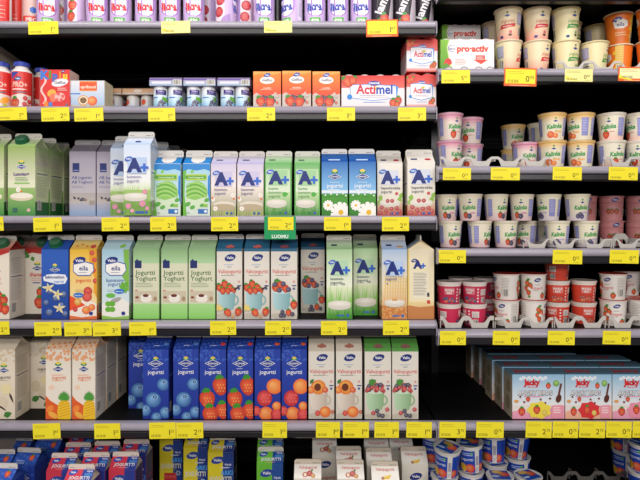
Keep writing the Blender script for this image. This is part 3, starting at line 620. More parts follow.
# ================================================================ cups and tubs
CUP = {}
def cup(key, r, h, body, art, lid, lidart=None, taper=.75, clear=False, n=32, collar=.10):
    rb = r*taper; zc = h*(1-collar)
    W = 2*PI*(rb + r*.95)/2*1000; H = zc*1000
    mb = MB(); rc = r*.92
    mb.lathe([[(0, .0), (rb-.002, .0)], [(rb-.002, 0), (rb, .0015)], [(rb, .0015), (rc, zc)], [(rc, zc), (r*.965, zc+.0006)], [(r*.965, zc+.0006), (r*.975, h-.0035)], [(r*.975, h-.0035), (r, h-.003)], [(r, h-.003), (r, h-.0012)], [(r, h-.0012), (r*.9, h-.0012)]], n, body)
    a = Art(W, H); art(a); mb.wrap(a, rb, rc, .0005, zc-.0005, n, ph=.25)
    lb = MB()
    lb.lathe([[(r*1.005, h-.0012), (r*1.005, h-.0004)], [(r*1.005, h-.0004), (r*.965, h)], [(r*.965, h), (r*.94, h-.0005), (0, h-.0003)]], n, lid)
    if lidart:
        b = Art(r*1860, r*1860); lidart(b)
        k = r*.93
        def mp(u, v, o): return (u-k, v-k, h + o - .0002)
        def circ(p):                               # pull prints inside the lid disc
            x, y = p[0]-b.W/2, p[1]-b.W/2; m = math.hypot(x, y); R = b.W/2
            return (b.W/2 + x*min(1, R/m), b.W/2 + y*min(1, R/m)) if m > 0 else p
        b.it = [([circ(p) for p in pts], cols, l) for pts, cols, l in b.it]
        lb.flat(b, mp)
    CUP[key] = dict(tub=mb.mesh(key + '_tub', M_CUP), lid=lb.mesh(key + '_lid', M_LID), r=r, h=h)
def place_cup(key, x, Y, z, rot, label, group, name='yogurt_cup', cat='yogurt cup', scale=(1,1,1), tilt=None):
    c = CUP[key]; rot -= math.degrees(math.atan2(PX(x, Y), CD + Y))*.8
    r = root(name, (PX(x, Y), Y, z), label, cat, group, math.radians(rot), scale, None if tilt is None else (math.radians(tilt[0]), math.radians(tilt[1]), math.radians(rot)))
    put('tub', c['tub'], r); put('lid', c['lid'], r)
    return r
LAV = C('8f90c8')
def infobox(a, x, w, c=LAV, seed=4):
    a.rect(x, a.H*.18, x+w, a.H*.9, c); a.lines(x+1.5, a.H*.82, w-3, 8, 4.2, mixc(c, C('f0f0f8'), .55), 1, seed)
def kalinka(bg, top, fruit, word=C('2f9a4a'), low=None):
    def f(a):
        H = a.H
        a.rect(0, 0, a.W, H, bg)
        if top: a.grad(0, H*.72, a.W, H, bg, top)
        if low: a.grad(0, 0, a.W, H*.42, low, bg)
        for k in (0, 1):
            x = a.W*(.25 + .5*k)
            a.diamond(x + 4, H*.76, 12, C('2c4490')); a.dots([(x+4, H*.87)], 2.6, C('4a9a4a'))
            a.text('Kalinka', x + 2, H*.47, 11, word, bold=.04, maxw=38, shear=.15, rot=.06)
            fruit(a, x, H*.22)
        [infobox(a, a.W*q, w) for q, w in ((.385, 17), (.02, 13), (.885, 17), (.52, 13))]
    return f
def fr_straw(a, x, y): a.strawb(x - 4, y, 9.5); a.lines(x + 4, y + 7, 16, 1, 3, C('d86a5c'), 1.5)
def fr_peach(a, x, y): a.peach(x - 8, y, 9.5, C('e8602c'), C('d8481f')); a.peach(x + 5, y - 3, 7, C('f0862c')); a.leaf(x + 2, y + 6, 8, .8, C('3c8f2e')); a.rect(x + 2, y + 5, x + 20, y + 10, C('f0b878'))
def fr_dark(a, x, y): a.strawb(x - 8, y, 8, C('c4302c')); a.berry(x + 3, y - 2, 7.5, C('2f2848'), C('5a5080')); a.rect(x + 6, y + 4, x + 20, y + 9, C('d89ab0'))
def fr_blue(a, x, y): a.berry(x - 7, y - 2, 7, C('3f3468'), C('6a5c98')); a.berry(x + 4, y - 3, 7, C('4a3c78'), C('6a5c98')); a.berry(x - 1, y + 3, 6, C('352c58')); a.rect(x + 4, y + 5, x + 20, y + 10, C('c4b4d0'))
CR = C('e9dfc4')
cup('kal_pink', .0365, .0725, C('e3a9bc'), kalinka(C('e9d8cc'), C('e08cab'), fr_straw, low=C('eedcd0')), C('6f6268'))
cup('kal_peach', .0365, .0725, C('ecc47c'), kalinka(CR, C('eebf6e'), fr_peach), C('a07c62'))
cup('kal_straw', .0365, .0725, C('eae2d0'), kalinka(C('ebe3cd'), None, fr_straw, low=C('eec4b4')), C('d8ccc0'))
cup('kal_dark', .0365, .0725, C('e6dcc4'), kalinka(C('e9e0c8'), None, fr_dark, low=C('dcb8c0')), C('d2c9bb'))
cup('kal_blue', .0365, .0725, C('e8e0c6'), kalinka(C('ebe3c8'), None, fr_blue, low=C('d8cad4')), C('d8d0be'))
def a_lidberry(b): b.ell(b.W*.5, b.H*.5, b.W*.3, b.H*.3, C('7a2f8c'))
def big(bg, ribbon, low, word):
    def f(a):
        H = a.H; a.grad(0, 0, a.W, H*.5, low, bg); a.rect(0, H*.5, a.W, H, bg)
        for k in (0, 1):
            x = a.W*(.25 + .5*k)
            a.diamond(x + 4, H*.78, 15, C('2c4490')); a.dots([(x + 4, H*.88)], 3, C('6a7a4a'))
            a.text('jogurtti', x + 4, H*.56, 9, word, bold=.02, shear=.25, maxw=34)
            a.poly([(x-16, H*.36), (x+24, H*.43), (x+25, H*.53), (x-12, H*.5)], ribbon); a.lines(x - 8, H*.43, 26, 1, 3, C('f0d8d0'), 2)
            a.berry(x + 12, H*.26, 4, ribbon); a.poly([(x+6, H*.2), (x+8, H*.13), (x+15, H*.13), (x+17, H*.2)], C('5a3c34')); a.rect(x-17, H*.08, x-8, H*.16, NAVY)
            a.barcode(x + 36, H*.15, 12, H*.28); a.rect(x+30, H*.5, x+50, H*.88, C('a9a4c4')); a.lines(x+31, H*.82, 18, 6, 4, C('e0dcea'), 1)
    return f
cup('big_red', .0372, .0865, C('ecd9b8'), big(C('efdcb4'), C('d83a3c'), C('ef9a8c'), C('d8605a')), C('dcc8a4'), collar=.06, taper=.72)
cup('big_green', .0372, .0865, C('ead9a6'), big(C('eedfae'), C('4a9a3c'), C('e0e0b4'), C('6aa04a')), C('dccb98'), collar=.06, taper=.72)
def a_orange(a):
    H = a.H; a.rect(0, 0, a.W, H, C('ee7a24'))
    for k in (0, 1):
        x = a.W*(.25 + .5*k)
        a.badge(x - 6, H*.8, 22); a.poly([(x-16, H*.74), (x+8, H*.8), (x+20, H*.74), (x+20, H*.58), (x+8, H*.5), (x-12, H*.52)], C('f2ece2')); a.text('eila', x + 2, H*.58, 10, C('4a4a84'), bold=.02)
        a.lines(x - 12, H*.36, 32, 2, 6, C('f6c490'), 2.4)
        a.rect(x + 30, 0, x + 56, H, C('e8c25a')); a.lines(x + 36, H*.9, 18, 12, 4.5, C('c89a3c'), 1); a.barcode(x + 32, H*.12, 10, 22)
        for y in (.2, .45, .7): a.leaf(x + 27, H*y, 12, 1.2, C('f0c040'), .4); a.leaf(x + 56, H*y, 12, 2, C('d83a2c'), .35)
cup('orange', .0372, .0865, C('f0d8b4'), a_orange, C('e8dcc0'), collar=.04, taper=.72)
def berrycup(main, berr, dark):
    def f(a):
        H = a.H; a.rect(0, 0, a.W, H, main); a.rect(0, H*.93, a.W, H, C('eee6dc'))
        for k in (0, 1):
            x = a.W*(.25 + .5*k)
            a.rect(x - 17, H*.04, x + 17, H*.88, mixc(main, C('8c1c2c'), .18)); a.rect(x - 13, H*.5, x + 13, H*.86, mixc(main, C('f4d8d0'), .25))
            a.text('MARJA', x, H*.68, 5.5, C('f2e6e0'), bold=.03); a.text('MIX', x, H*.53, 5.5, C('f2e6e0'), bold=.03)
            for i in range(9):
                r = random.Random(i); a.berry(x - 14 + i*3.5, H*(.1 + .2*r.random()), 4.6, berr if i % 2 else dark)
            for i in range(5): a.rect(x + 19, H*(.1 + .16*i), x + 23, H*(.18 + .16*i), C('f0e4e0'))
            a.rect(x + 28, H*.45, x + 46, H*.78, C('e8dcd4')); a.lines(x + 29, H*.7, 16, 5, 3, TXT, .9); a.barcode(x + 30, H*.08, 14, H*.28)
    return f
cup('berry_pink', .0333, .0585, C('e8dcd4'), berrycup(C('cf2f56'), C('e0502c'), C('28306c')), C('d9c8c4'), taper=.8, collar=.14)
cup('berry_red', .0333, .0585, C('eadfd4'), berrycup(C('e24a34'), C('f07a2c'), C('b82a20')), C('dccfc6'), taper=.8, collar=.14)
def whitecup(a):
    H = a.H; a.rect(0, 0, a.W, H, C('ebe4dc'))
    for k in (0, 1):
        x = a.W*(.25 + .5*k)
        a.badge(x + 6, H*.8, 17); a.lines(x - 2, H*.6, 16, 1, 3, TXT, 1); a.text('Valiojogurtti', x + 3, H*.43, 7, C('d8545c'), bold=.03, maxw=34); a.lines(x - 6, H*.37, 18, 1, 3, TXT, .9)
        for dx, y in ((-20, .66), (-12, .56), (-17, .28), (-22, .45)): a.strawb(x + dx, H*y, 6.5, C('d8442c'))
        a.leaf(x - 20, H*.78, 9, .6, C('4a8f3c'), .4); a.daisy(x - 15, H*.45, 4); a.strawb(x + 20, H*.16, 7, C('d8442c')); a.leaf(x - 18, H*.1, 8, .6, C('4a8f3c'), .4)
        a.lines(x + 29, H*.86, 20, 11, 4.2, C('a8a29c'), 1); a.barcode(x + 33, H*.14, 13, H*.3)
cup('white_berry', .0352, .0690, C('ebe4dc'), whitecup, C('c83a34'), lambda b: b.ell(b.W*.5, b.H*.5, b.W*.4, b.H*.4, C('d84a3c')), taper=.8, collar=.04)
def pinkcup(a):
    H = a.H; a.rect(0, 0, a.W, H, C('c98484')); a.rect(0, H*.74, a.W, H*.77, C('a85a60'))
    for k in (0, 1):
        x = a.W*(.25 + .5*k); a.badge(x + 5, H*.88, 18)
        for dx in (-12, -3, 9): a.strawb(x + dx, H*.38, 6.5, C('a02f38'))
        a.lines(x - 12, H*.6, 26, 2, 4, C('e0b0ac'), 1.2); a.barcode(x + 32, H*.2, 12, H*.3)
cup('pink_tall', .0345, .0705, C('c88c8c'), pinkcup, C('b88080'), taper=.82, collar=.05)
def tubart(a):
    H = a.H; a.rect(0, 0, a.W, H, C('ddd8d4'))
    for k in (0, 1):
        x = a.W*(.25 + .5*k)
        a.rect(x - 50, H*.02, x + 15.8, H*.9, C('1f48b4')); a.rect(x + 27, H*.02, x + 50, H*.9, C('1f48b4')); a.peach(x + 35, H*.2, 11, C('e8502c'), C('d8302c')); a.lines(x - 18, H*.78, 30, 2, 5, C('c8d4f0'), 2); a.text('jogurtti', x - 6, H*.5, 8, C('eceef6'), bold=.03); a.dots([(x + 8, H*.8)], 3.5, C('6ab84a'))
        a.ell(x - 18, H*.2, 11, 12, C('eab83a')); a.peach(x + 2, H*.2, 13, C('e8502c'), C('d8302c')); a.rect(x + 16, 0, x + 28, H*.94, C('e4e0dc')); a.barcode(x + 17, H*.3, 9, H*.4, C('4a4a8c')); a.lines(x + 17, H*.2, 9, 4, 3, C('8a90b8'), 1); a.lines(x - 36, H*.7, 14, 7, 5, C('8fa6dc'), 1)
def tublid(b):
    b.rect(0, 0, b.W, b.H, C('2350b0')); b.peach(b.W*.66, b.H*.55, b.W*.2, C('e8502c'), C('d8302c')); b.ell(b.W*.42, b.H*.72, b.W*.2, b.H*.12, C('ecc24a')); b.ell(b.W*.3, b.H*.36, b.W*.16, b.H*.06, C('c8d8f0')); b.dots([(b.W*.5, b.H*.5)], b.W*.05, C('6ab84a'))
cup('tub', .0362, .0740, C('dedad6'), tubart, C('d8d6d4'), tublid, taper=.78, collar=.06)

# ================================================================ bottles
BOT = {}
def bottle(key, r, hb, hs, rn, hn, body, art, capc, neckc=None):
    mb = MB(); n = 28
    mb.lathe([[(0, 0), (r-.004, 0)], [(r-.004, 0), (r-.001, .0015), (r, .004)], [(r, .004), (r, hb)], [(r, hb), (r*.96, hb+hs*.3), (r*.8, hb+hs*.65), (rn, hb+hs)], [(rn, hb+hs), (rn, hb+hs+.006)], [(rn, hb+hs+.006), (0, hb+hs+.006)]], n, [body, body, body, neckc or body, neckc or body, body])
    a = Art(2*PI*r*1000, hb*1000); art(a); mb.wrap(a, r, r, .0, hb, n, base=.00025)
    cb = MB(); z = hb + hs + .004; rc = rn + .0022
    cb.lathe([[(rc, z), (rc, z+hn-.0015)], [(rc, z+hn-.0015), (rc-.0015, z+hn)], [(rc-.0015, z+hn), (0, z+hn)]], n, capc)
    for k in range(n):
        a0 = 2*PI*k/n; c_, s_ = math.cos(a0), math.sin(a0); P = [(rc*c_-.0006*s_, rc*s_+.0006*c_), ((rc+.0007)*c_, (rc+.0007)*s_), (rc*c_+.0006*s_, rc*s_-.0006*c_)]
        cb.face([(x, y, z+.001) for x, y in P[:2]] + [(x, y, z+hn-.002) for x, y in reversed(P[:2])], capc); cb.face([(x, y, z+.001) for x, y in P[1:]] + [(x, y, z+hn-.002) for x, y in reversed(P[1:])], capc)
    BOT[key] = dict(body=mb.mesh(key + '_body', M_BOTTLE), cap=cb.mesh(key + '_cap', M_CAP), r=r)
def place_bottle(key, x, Yf, z, rot, label, group):
    b = BOT[key]; Y = Yf + b['r']; rot -= math.degrees(math.atan2(PX(x, Y), CD + Y))*.8
    r = root('drink_bottle', (PX(x, Y), Y, z), label, 'drink bottle', group, math.radians(rot))
    put('bottle_body', b['body'], r); put('bottle_cap', b['cap'], r)
    return r
def a_drink(ink, fruit):
    def f(a):
        H = a.H; pu = C('cdb4de'); a.rect(0, 0, a.W, H, pu); c = a.W/2
        a.poly([(c-28, H), (c-26, 50), (c-20, 32), (c-8, 22), (c+10, 22), (c+22, 32), (c+27, 50), (c+28, H)], C('a878c8')); a.poly([(c-25, H), (c-23, 50), (c-17, 33), (c-7, 24), (c+9, 24), (c+19, 33), (c+24, 50), (c+25, H)], C('f0ecf2'))
        a.text('litra', c, 38, 20, ink, bold=.05, maxw=40, rot=.1); a.text('litra', c, 70, 22, ink, bold=.06, maxw=42, rot=.1)
        a.rect(c-13, 6, c+15, 19, C('4aae34')); a.text('drink', c+1, 9.5, 7, C('f0f4e8'), bold=.03)
        a.rect(c+34, 14, c+60, 66, C('e4dcec')); a.lines(c+36, 60, 22, 8, 5, C('8a6aa8'), 1.8); a.rect(c+64, 0, c+88, H, C('9a78b8')); a.lines(c+66, 56, 18, 9, 5, C('d4c4e4'), 1.6)
        fruit(a, 24, 34); a.poly([(c-60, 0), (c-50, 20), (c-32, 30), (c-30, 0)], C('a884c4')); a.rect(0, 0, 12, H, C('b89ad0'))
    return f
def bf_s(a, x, y): a.rect(x-14, 0, x+16, a.H, C('ecdfe6')); a.strawb(x, y, 13, C('d8343c')); a.strawb(x+4, y+30, 13, C('d8343c'))
def bf_r(a, x, y): a.rect(x-14, 0, x+16, a.H, C('ecdfe6')); a.raspb(x, y, 13, C('c8283c')); a.raspb(x+4, y+30, 13, C('c8283c'))
bottle('drink_red', .0274, .130, .03, .016, .02, C('cdb4de'), a_drink(C('dc2c2c'), bf_s), C('e8e4f0'))
bottle('drink_blue', .0274, .130, .03, .016, .02, C('cdb4de'), a_drink(C('2a44a8'), bf_r), C('e8e4f0'))
def a_red(a):
    a.grad(0, 0, a.W, a.H, C('e02c28'), C('e84436')); c = a.W/2; a.rect(c+24, 0, c+32, a.H, C('e8e4e0')); a.lines(c-16, 50, 30, 4, 10, C('f0aca0'), 2); a.barcode(c+34, 4, 14, 26, C('3a3a3a'), C('d8d4d0')); a.rect(0, 0, a.W, 4, C('d82420'))
bottle('drink_plainred', .0274, .130, .03, .016, .02, C('e0302a'), a_red, C('d83028'))
def a_redwhite(a):
    H = a.H; a.rect(0, 0, a.W, H, C('e0bcb4')); c = a.W/2; a.rect(c-26, 24, c+26, 44, C('e04a42')); a.text('PRO', c, 28, 11, C('f4d8d0'), bold=.04); a.dots([(c+4, 60)], 9, C('2f6cc8')); a.rect(c-26, 4, c+26, 8, C('d83a34'))
bottle('drink_redwhite', .0240, .130, .03, .016, .02, C('e0c4bc'), a_redwhite, C('2c50b0'))
def a_black(a):
    H = a.H; a.rect(0, 0, a.W, H, C('2a262c')); c = a.W/2
    a.poly([(c+8, 0), (c+30, H), (c+70, H), (c+70, 0)], C('c8bcc6')); a.lines(c+34, 80, 24, 12, 6, C('7d727c'), 1.4)
    a.text('Jamie', c-10, 22, 22, C('ece8ec'), 'l', .03, 96, 0, 1.15); a.poly([(c-18, 0), (c-6, 10), (c+12, 12), (c+22, 0)], C('d8ccd6')); a.strawb(c+1, 14, 13, C('d8303a'), .2); a.strawb(c-13, 7, 8, C('c02830'))
bottle('drink_black', .0274, .130, .03, .016, .02, C('2a262c'), a_black, C('26242a'))
def a_pro(a):
    H = a.H; a.rect(0, 0, a.W, H, C('d83430')); c = a.W/2
    a.poly([(c-26, H*.98), (c-4, H*.98), (c-26, H*.78)], C('3a4aa0')); a.badge(c-8, H*.8, 18); a.text('PRO+', c-3, H*.58, 13, C('f2b8a8'), bold=.04, maxw=36); a.lines(c-22, H*.5, 40, 1, 3, C('f4d8d0'), 3); a.lines(c-20, H*.42, 40, 1, 3, C('6a6a70'), 3.4)
    a.poly([(c-26, 0), (c-26, H*.34), (c, H*.4), (c+26, H*.36), (c+26, 0)], C('dfd0c6')); a.strawb(c-15, H*.14, 13, C('c42830'))
    for x, y in ((10, .28), (20, .2), (8, .12), (18, .06)): a.raspb(c+x, H*y, 5.5, C('d83a40'))
    a.rect(c+30, 0, c+58, H, C('d8a49c')); a.lines(c+32, H*.9, 24, 16, 5, C('b87a74'), 1.2); a.barcode(c+34, H*.06, 16, 16)
def a_pro2(a):
    a_pro(a); c = a.W/2; H = a.H; a.poly([(c-26, 0), (c-26, H*.34), (c, H*.4), (c+26, H*.36), (c+26, 0)], C('dfd0c6')); a.ell(c+10, H*.22, 12, 8, C('f0a83a'), 14, .5); a.ell(c-12, H*.28, 9, 7, C('ee8a3c'), 14, -.4); a.leaf(c+4, H*.06, 14, .2, C('b8c03c'), .4)
bottle('pro', .0258, .096, .012, .0165, .012, C('d83a34'), a_pro, C('2a3fa8'), C('e4dcd8'))
bottle('pro_peach', .0258, .096, .012, .0165, .012, C('d83a34'), a_pro2, C('2a3fa8'), C('e4dcd8'))

# ================================================================ boxes and multipacks
def boxmesh(key, W, D, H, col, front=None, side=None, top=None, mat=None, back=True):
    w, d, h = W*.001, D*.001, H*.001; mb = MB(); mb.box(-w/2, 0, 0, w/2, d, h, col)
    if front:
        a = Art(W, H); front(a); mb.flat(a, lambda u, v, o: (u-w/2, -o, v))
        if back: a = Art(W, H); front(a); mb.flat(a, lambda u, v, o: (w/2-u, d+o, v))
    for s in (1, -1):
        if side:
            b = Art(D, H); side(b)
            mb.flat(b, (lambda u, v, o: (w/2+o, u, v)) if s > 0 else (lambda u, v, o: (-w/2-o, d-u, v)))
    if top: t = Art(W, D); top(t); mb.flat(t, lambda u, v, o: (u-w/2, v, h+o))
    return mb.mesh(key, mat or M_CARTON)
def place_box(me, x0, x1, Y, z, W, name, label, cat, group=None, rot=0.0):
    w = (x1-x0)*(CD+Y)/FPX; r = root(name, (PX((x0+x1)/2, Y), Y, z), label, cat, group, math.radians(rot), (w/(W*.001), 1, 1))
    put('carton_sleeve', me, r); return r
def a_gef(a):
    H = a.H; a.grad(0, H*.3, a.W, H, C('e0402c'), C('f08a2c')); a.grad(0, 0, a.W, H*.34, C('cfb8a8'), C('e0503c'))
    a.poly([(0, 0), (0, H*.36), (8, H*.42), (18, H*.36), (28, H*.3), (52, H*.38), (58, H*.44), (62, H*.37), (a.W, H*.39), (a.W, 0)], C('c9bcb0')); a.poly([(0, H*.9), (20, H*.94), (50, H*.91), (a.W, H*.96), (a.W, H), (0, H)], C('f2a850'))
    a.ell(36, H*.76, 19, H*.1, C('f2eee8')); a.text('Gefilus', 36, H*.73, 7, C('44405c'), bold=.02, shear=.15, maxw=32); a.badge(36, H*.9, 17, C('2f50a8')); a.text('mustikka', 36, H*.53, 4, C('f6dcc8'), bold=.02, maxw=36); a.lines(18, H*.5, 36, 1, 3, C('f4c4ac'), 1.2)
    for x, y, r in ((26, .3, 5.5), (34, .27, 6), (44, .3, 6), (50, .28, 5), (38, .2, 6), (54, .2, 5)): a.berry(x, H*y, r, C('3a2c40'), C('5a4a60'))
    a.strawb(20, H*.17, 13, C('d8302c'), .4); a.strawb(43, H*.15, 13, C('d8302c'), -.2); a.berry(30, H*.08, 5, C('3a2c40')); a.dots([(62, H*.32), (62, H*.15)], 4, C('8a7c74')); a.dots([(62, H*.32)], 3, C('d8ccc2')); a.dots([(62, H*.15)], 3, C('e86a4c'))
BX_GEF = boxmesh('gefilus', 72, 45, 95, C('e05a34'), a_gef, lambda b: (b.grad(0, 0, b.W, b.H, C('d8482c'), C('ec7a2c')), b.lines(6, b.H*.8, b.W-12, 12, 5, C('f4c4a0'), 1)))
def a_kipiu(a):
    H = a.H; a.rect(0, 0, a.W, H, C('dc3432')); W = a.W
    a.add([[(8 + 6*math.sin(i*.5) - 3, H*.1 + i*4), (8 + 6*math.sin(i*.5) + 3, H*.1 + i*4), (8 + 6*math.sin((i+1)*.5) + 3, H*.1 + (i+1)*4), (8 + 6*math.sin((i+1)*.5) - 3, H*.1 + (i+1)*4)] for i in range(18)], C('e8c4bc'))
    a.ell(52, H*.66, 23, 11, C('d8c4c8'), 18, .2); a.ell(52, H*.66, 21, 9, C('f2eef0'), 18, .2); a.text('Gefilus', 52, H*.625, 8, C('4a4a6c'), bold=.02, maxw=30)
    for i, (ch, co) in enumerate(zip('Kipiu', ('3a7ad0', '4a9a3c', '3a6ac0', 'e8862c', 'ecc83a'))): a.text(ch, 12 + i*13.5, H*(.76 + .02*(i % 2)), 21 - i, C(co), bold=.06)
    a.badge(60, H*.955, 11); a.ell(30, H*.38, 12, 10, C('eab04a'), 12, .4); a.ell(34, H*.26, 9, 12, C('e87a5c')); a.ell(52, H*.28, 14, 12, C('e6b8b0')); a.dots([(48, H*.36), (60, H*.3), (56, H*.2), (44, H*.2)], 5, C('e0605c'))
    a.rect(10, H*.03, 20, H*.16, C('ee8a34')); a.rect(22, H*.03, 32, H*.14, C('4a84c8')); a.dots([(70, H*.08)], 4, C('6a6a74')); a.lines(46, H*.5, 26, 2, 5, C('f4c8c0'), 2)
BX_KIP = boxmesh('kids_drink_box', 78, 52, 102, C('d84a44'), a_kipiu, lambda b: (b.rect(0, 0, b.W, b.H, C('d8b4ac')), b.rect(0, 0, b.W, b.H*.3, C('d84a44')), b.lines(6, b.H*.85, b.W-12, 9, 5, C('b08c88'), 1)), lambda t: t.rect(0, 0, t.W, t.H, C('d84a44')))
def a_apri(a):
    H = a.H; a.grad(0, 0, a.W, H, C('9cbcdc'), C('dfe0e4')); a.rect(0, 0, a.W, H*.1, C('c8b684'))
    a.rect(24, H*.62, 70, H*.98, C('ee8a30')); a.rect(24, H*.66, 70, H*.94, C('e6572c')); a.text('aprikoosi', 47, H*.72, 8, C('f4dcc4'), bold=.03, maxw=40); a.rect(0, H*.5, 26, H*.54, C('2f74c4'))
    a.peach(58, H*.26, 13, C('f09a3c'), C('e0502c')); a.ell(34, H*.28, 14, 13, C('e88a2c')); a.ell(34, H*.28, 12, 11, C('efe0c0')); a.ell(34, H*.28, 9, 8, C('8a6a48')); a.dots([(30, H*.32), (38, H*.3), (34, H*.2)], 2.6, C('6a4a30'))
BX_APR = boxmesh('apricot_box', 90, 55, 71, C('e0d8c4'), a_apri, lambda b: (b.rect(0, 0, b.W, b.H, C('dccfae')), b.lines(6, b.H*.8, b.W-14, 8, 5, C('b8a888'), 1)), lambda t: t.rect(0, 0, t.W, t.H, C('d8d8d8')))
def a_jacky(variant):
    splash, wave, x0 = variant
    def f(a):
        H = a.H; W = a.W; a.grad(0, H*.3, W, H, C('e8eaec'), C('8fbcd8')); a.rect(0, 0, W, H*.31, C('e6dcd8'))
        a.dots([(22+7*i, H*.9 + 3*(i % 2)) for i in range(10)], 5, C('dfe8ee'), 8); a.text('Jacky', 50, H*.76, 15, C('cf2f30'), bold=.06, maxw=42); a.text('Makupala', 50, H*.7, 4, C('e87a7c'), bold=.02)
        a.text('ANGRY BIRDS', 58, H*.535, 11, C('4a4e58'), bold=.075, maxw=90); a.text('ANGRY BIRDS', 58, H*.54, 10.4, C('e8e6e6'), bold=.02, maxw=88); a.lines(30, H*.49, 54, 1, 3, C('e07aa0'), 2.2)
        a.poly([(0, 0), (0, H*.16), (20, H*.2), (45, H*.12), (70, H*.1), (100, H*.24), (W, H*.3), (W, 0)], wave)
        a.strawb(92, H*.74, 7, C('d83a3a')); a.berry(112, H*.8, 8, C('7cb83c'), C('b4d86a')); a.strawb(24, H*.16, 10, C('d83a40')); a.strawb(40, H*.44, 6, C('d83a40'))
        a.poly([(116, H*.55), (121, H*.55), (127, H*.8), (122, H*.8)], C('6a3424')); a.ell(118, H*.46, 7, 11, C('5a2c20'), 14, -.3); a.dots([(20, H*.5), (30, H*.38), (84, H*.36), (96, H*.46), (72, H*.44)], 3, C('7a3c28'), 6)
        a.poly([(100, 2), (100, H*.3), (128, H*.32), (128, 2)], C('e898a8')); a.lines(104, H*.24, 20, 3, 6, C('f4dce0'), 2.6); a.ell(10, H*.4, 6, 4, C('e0a05c'))
        n = 14; a.poly([(x0 + (30 + 7*(i % 2))*math.cos(2*PI*i/n)*.9, H*.2 + (24 + 6*(i % 2))*math.sin(2*PI*i/n)*.8) for i in range(n)], splash); a.strawb(x0 - 6, H*.2, 10, C('d83a3a')); a.berry(x0 + 14, H*.14, 7, C('ecd04a'))
    return f
JV = [(C('ecd84a'), C('e8a0b8'), 68), (C('d8343a'), C('eab498'), 68), (C('e892a8'), C('e4a0b8'), 68)]
BX_JACK = [boxmesh('kids_yogurt_box', 133, 62, 115, C('7f9fb0'), a_jacky(v), lambda b: (b.rect(0, 0, b.W, b.H, C('b5a890')), b.grad(0, b.H*.85, b.W, b.H, C('b5a890'), C('7f9fb0')), b.ell(b.W*.55, b.H*.68, 15, 18, C('8f8268')), b.ell(b.W*.5, b.H*.3, 16, 20, C('8f8268')), b.lines(8, b.H*.95, 40, 3, 5, C('8a8478'), 1.4)), lambda t: (t.rect(0, 0, t.W, t.H, C('5f8094')), t.text('Jacky', 50, 22, 24, C('c03c3c'), bold=.04))) for v in JV]

# multipacks: a board sleeve with the little bottles showing above / below it
def minibottle(r, h, body, art, capc, neck=.55):
    mb = MB(); n = 24
    mb.lathe([[(0, 0), (r-.002, 0)], [(r-.002, 0), (r, .003)], [(r, .003), (r, h*.82)], [(r, h*.82), (r*.94, h*.9), (r*neck, h*.97)], [(r*neck, h*.97), (r*neck, h)]], n, body)
    if art: a = Art(2*PI*r*1000, h*820); art(a); mb.wrap(a, r, r, 0, h*.82, n)
    cb = MB(); cb.lathe([[(r*neck+.002, h-.002), (r*neck+.002, h+.005)], [(r*neck+.002, h+.005), (0, h+.0055)]], n, capc)
    return mb.mesh('mini_bottle', M_BOTTLE), cb.mesh('mini_cap', M_CAP)
def a_blue(a):
    H = a.H; c = a.W/2; a.grad(0, H*.4, a.W, H, C('c4e0ee'), C('f0eef0')); a.grad(0, H*.1, a.W, H*.4, C('8fc4e4'), C('c4e0ee')); a.rect(0, 0, a.W, H*.12, C('4a44a0'))
    for x in (c - 4, c + 50): a.rect(x-13, H*.66, x+15, H*.9, C('34286c')); a.text('Valio', x, H*.78, 6, C('b8b0e0'), bold=.03); a.lines(x-12, H*.71, 24, 1, 3, C('8a80c0'), 1.6)
    a.rect(c+10, H*.5, c+24, H*.55, C('2f7ac8')); a.rect(c-30, H*.5, c-12, H*.55, C('2f7ac8'))
    for x, y in ((-6, .3), (0, .24), (-2, .36), (6, .3), (2, .16), (-8, .18)): a.berry(c + x, H*y, 3.6, C('2c2450'), C('c0bce0'))
    for k in (.2, 1.1, 2.0): a.leaf(c + 6, H*.38, 12, k, C('6aa83a'), .4)
BLB, BLC = minibottle(.0182, .066, C('dfe4ea'), a_blue, C('e4e0ea'))
def a_peachb(a):
    H = a.H; c = a.W/2; a.grad(0, 0, a.W, H, C('a8bccc'), C('d8d2cc')); a.rect(c-12, H*.42, c+8, H*.5, C('4a88c4'))
    for x in (-24, 20): a.ell(c+x, H*.16, 9, 10, C('e0603c')); a.ell(c+x+2, H*.72, 7, 8, C('d8583c'))
PHB, PHC = minibottle(.0176, .058, C('d6d2cc'), a_peachb, C('d8d4d0'))
def multipack(key, sleeve, bot, cap, x0, x1, Y, z, hb, label, group, r):
    w = (x1-x0)*(CD+Y)/FPX; cx = PX((x0+x1)/2, Y)
    R = root('bottle_multipack', (cx, Y, z), label, 'multipack', group)
    s = put('sleeve', sleeve, R); s.scale = (w/.088, 1, 1)
    for iy in (0, 1):
        for ix in (-1, 1):
            b = put('bottle', bot, R, (ix*min(w*.23, .0205), r + .003 + iy*(2*r+.002), 0)); b.rotation_euler.z = (.5, -.6, .9, -.2)[(ix+1)//2*2+iy]
            put('bottle_cap', cap, b)
    return R
def sleevemesh(key, top, front, W=88, D=80, z0=58, z1=80, tray=True):
    mb = MB(); w, d = W*.001/2, D*.001; a0, a1 = z0*.001, z1*.001
    mb.prism([(-.001, a0), (d, a0), (d, a1), (.004, a1), (-.001, a1-.004)], 'x', -w, w, top)
    a = Art(W, z1-z0-4); front(a); mb.flat(a, lambda u, v, o: (u-w, -.001-o, a0+v))
    return mb.mesh(key, M_CARTON)
SL_PUR = sleevemesh('purple_sleeve', C('8a82a4'), lambda a: (a.grad(0, 0, a.W, a.H, C('9cb4cc'), C('a89cb8')), a.rect(0, a.H*.78, a.W, a.H, C('6a4aa0')), a.rect(6, 5, 58, 11, C('e0dcea')), a.barcode(64, 2, 22, 14)))
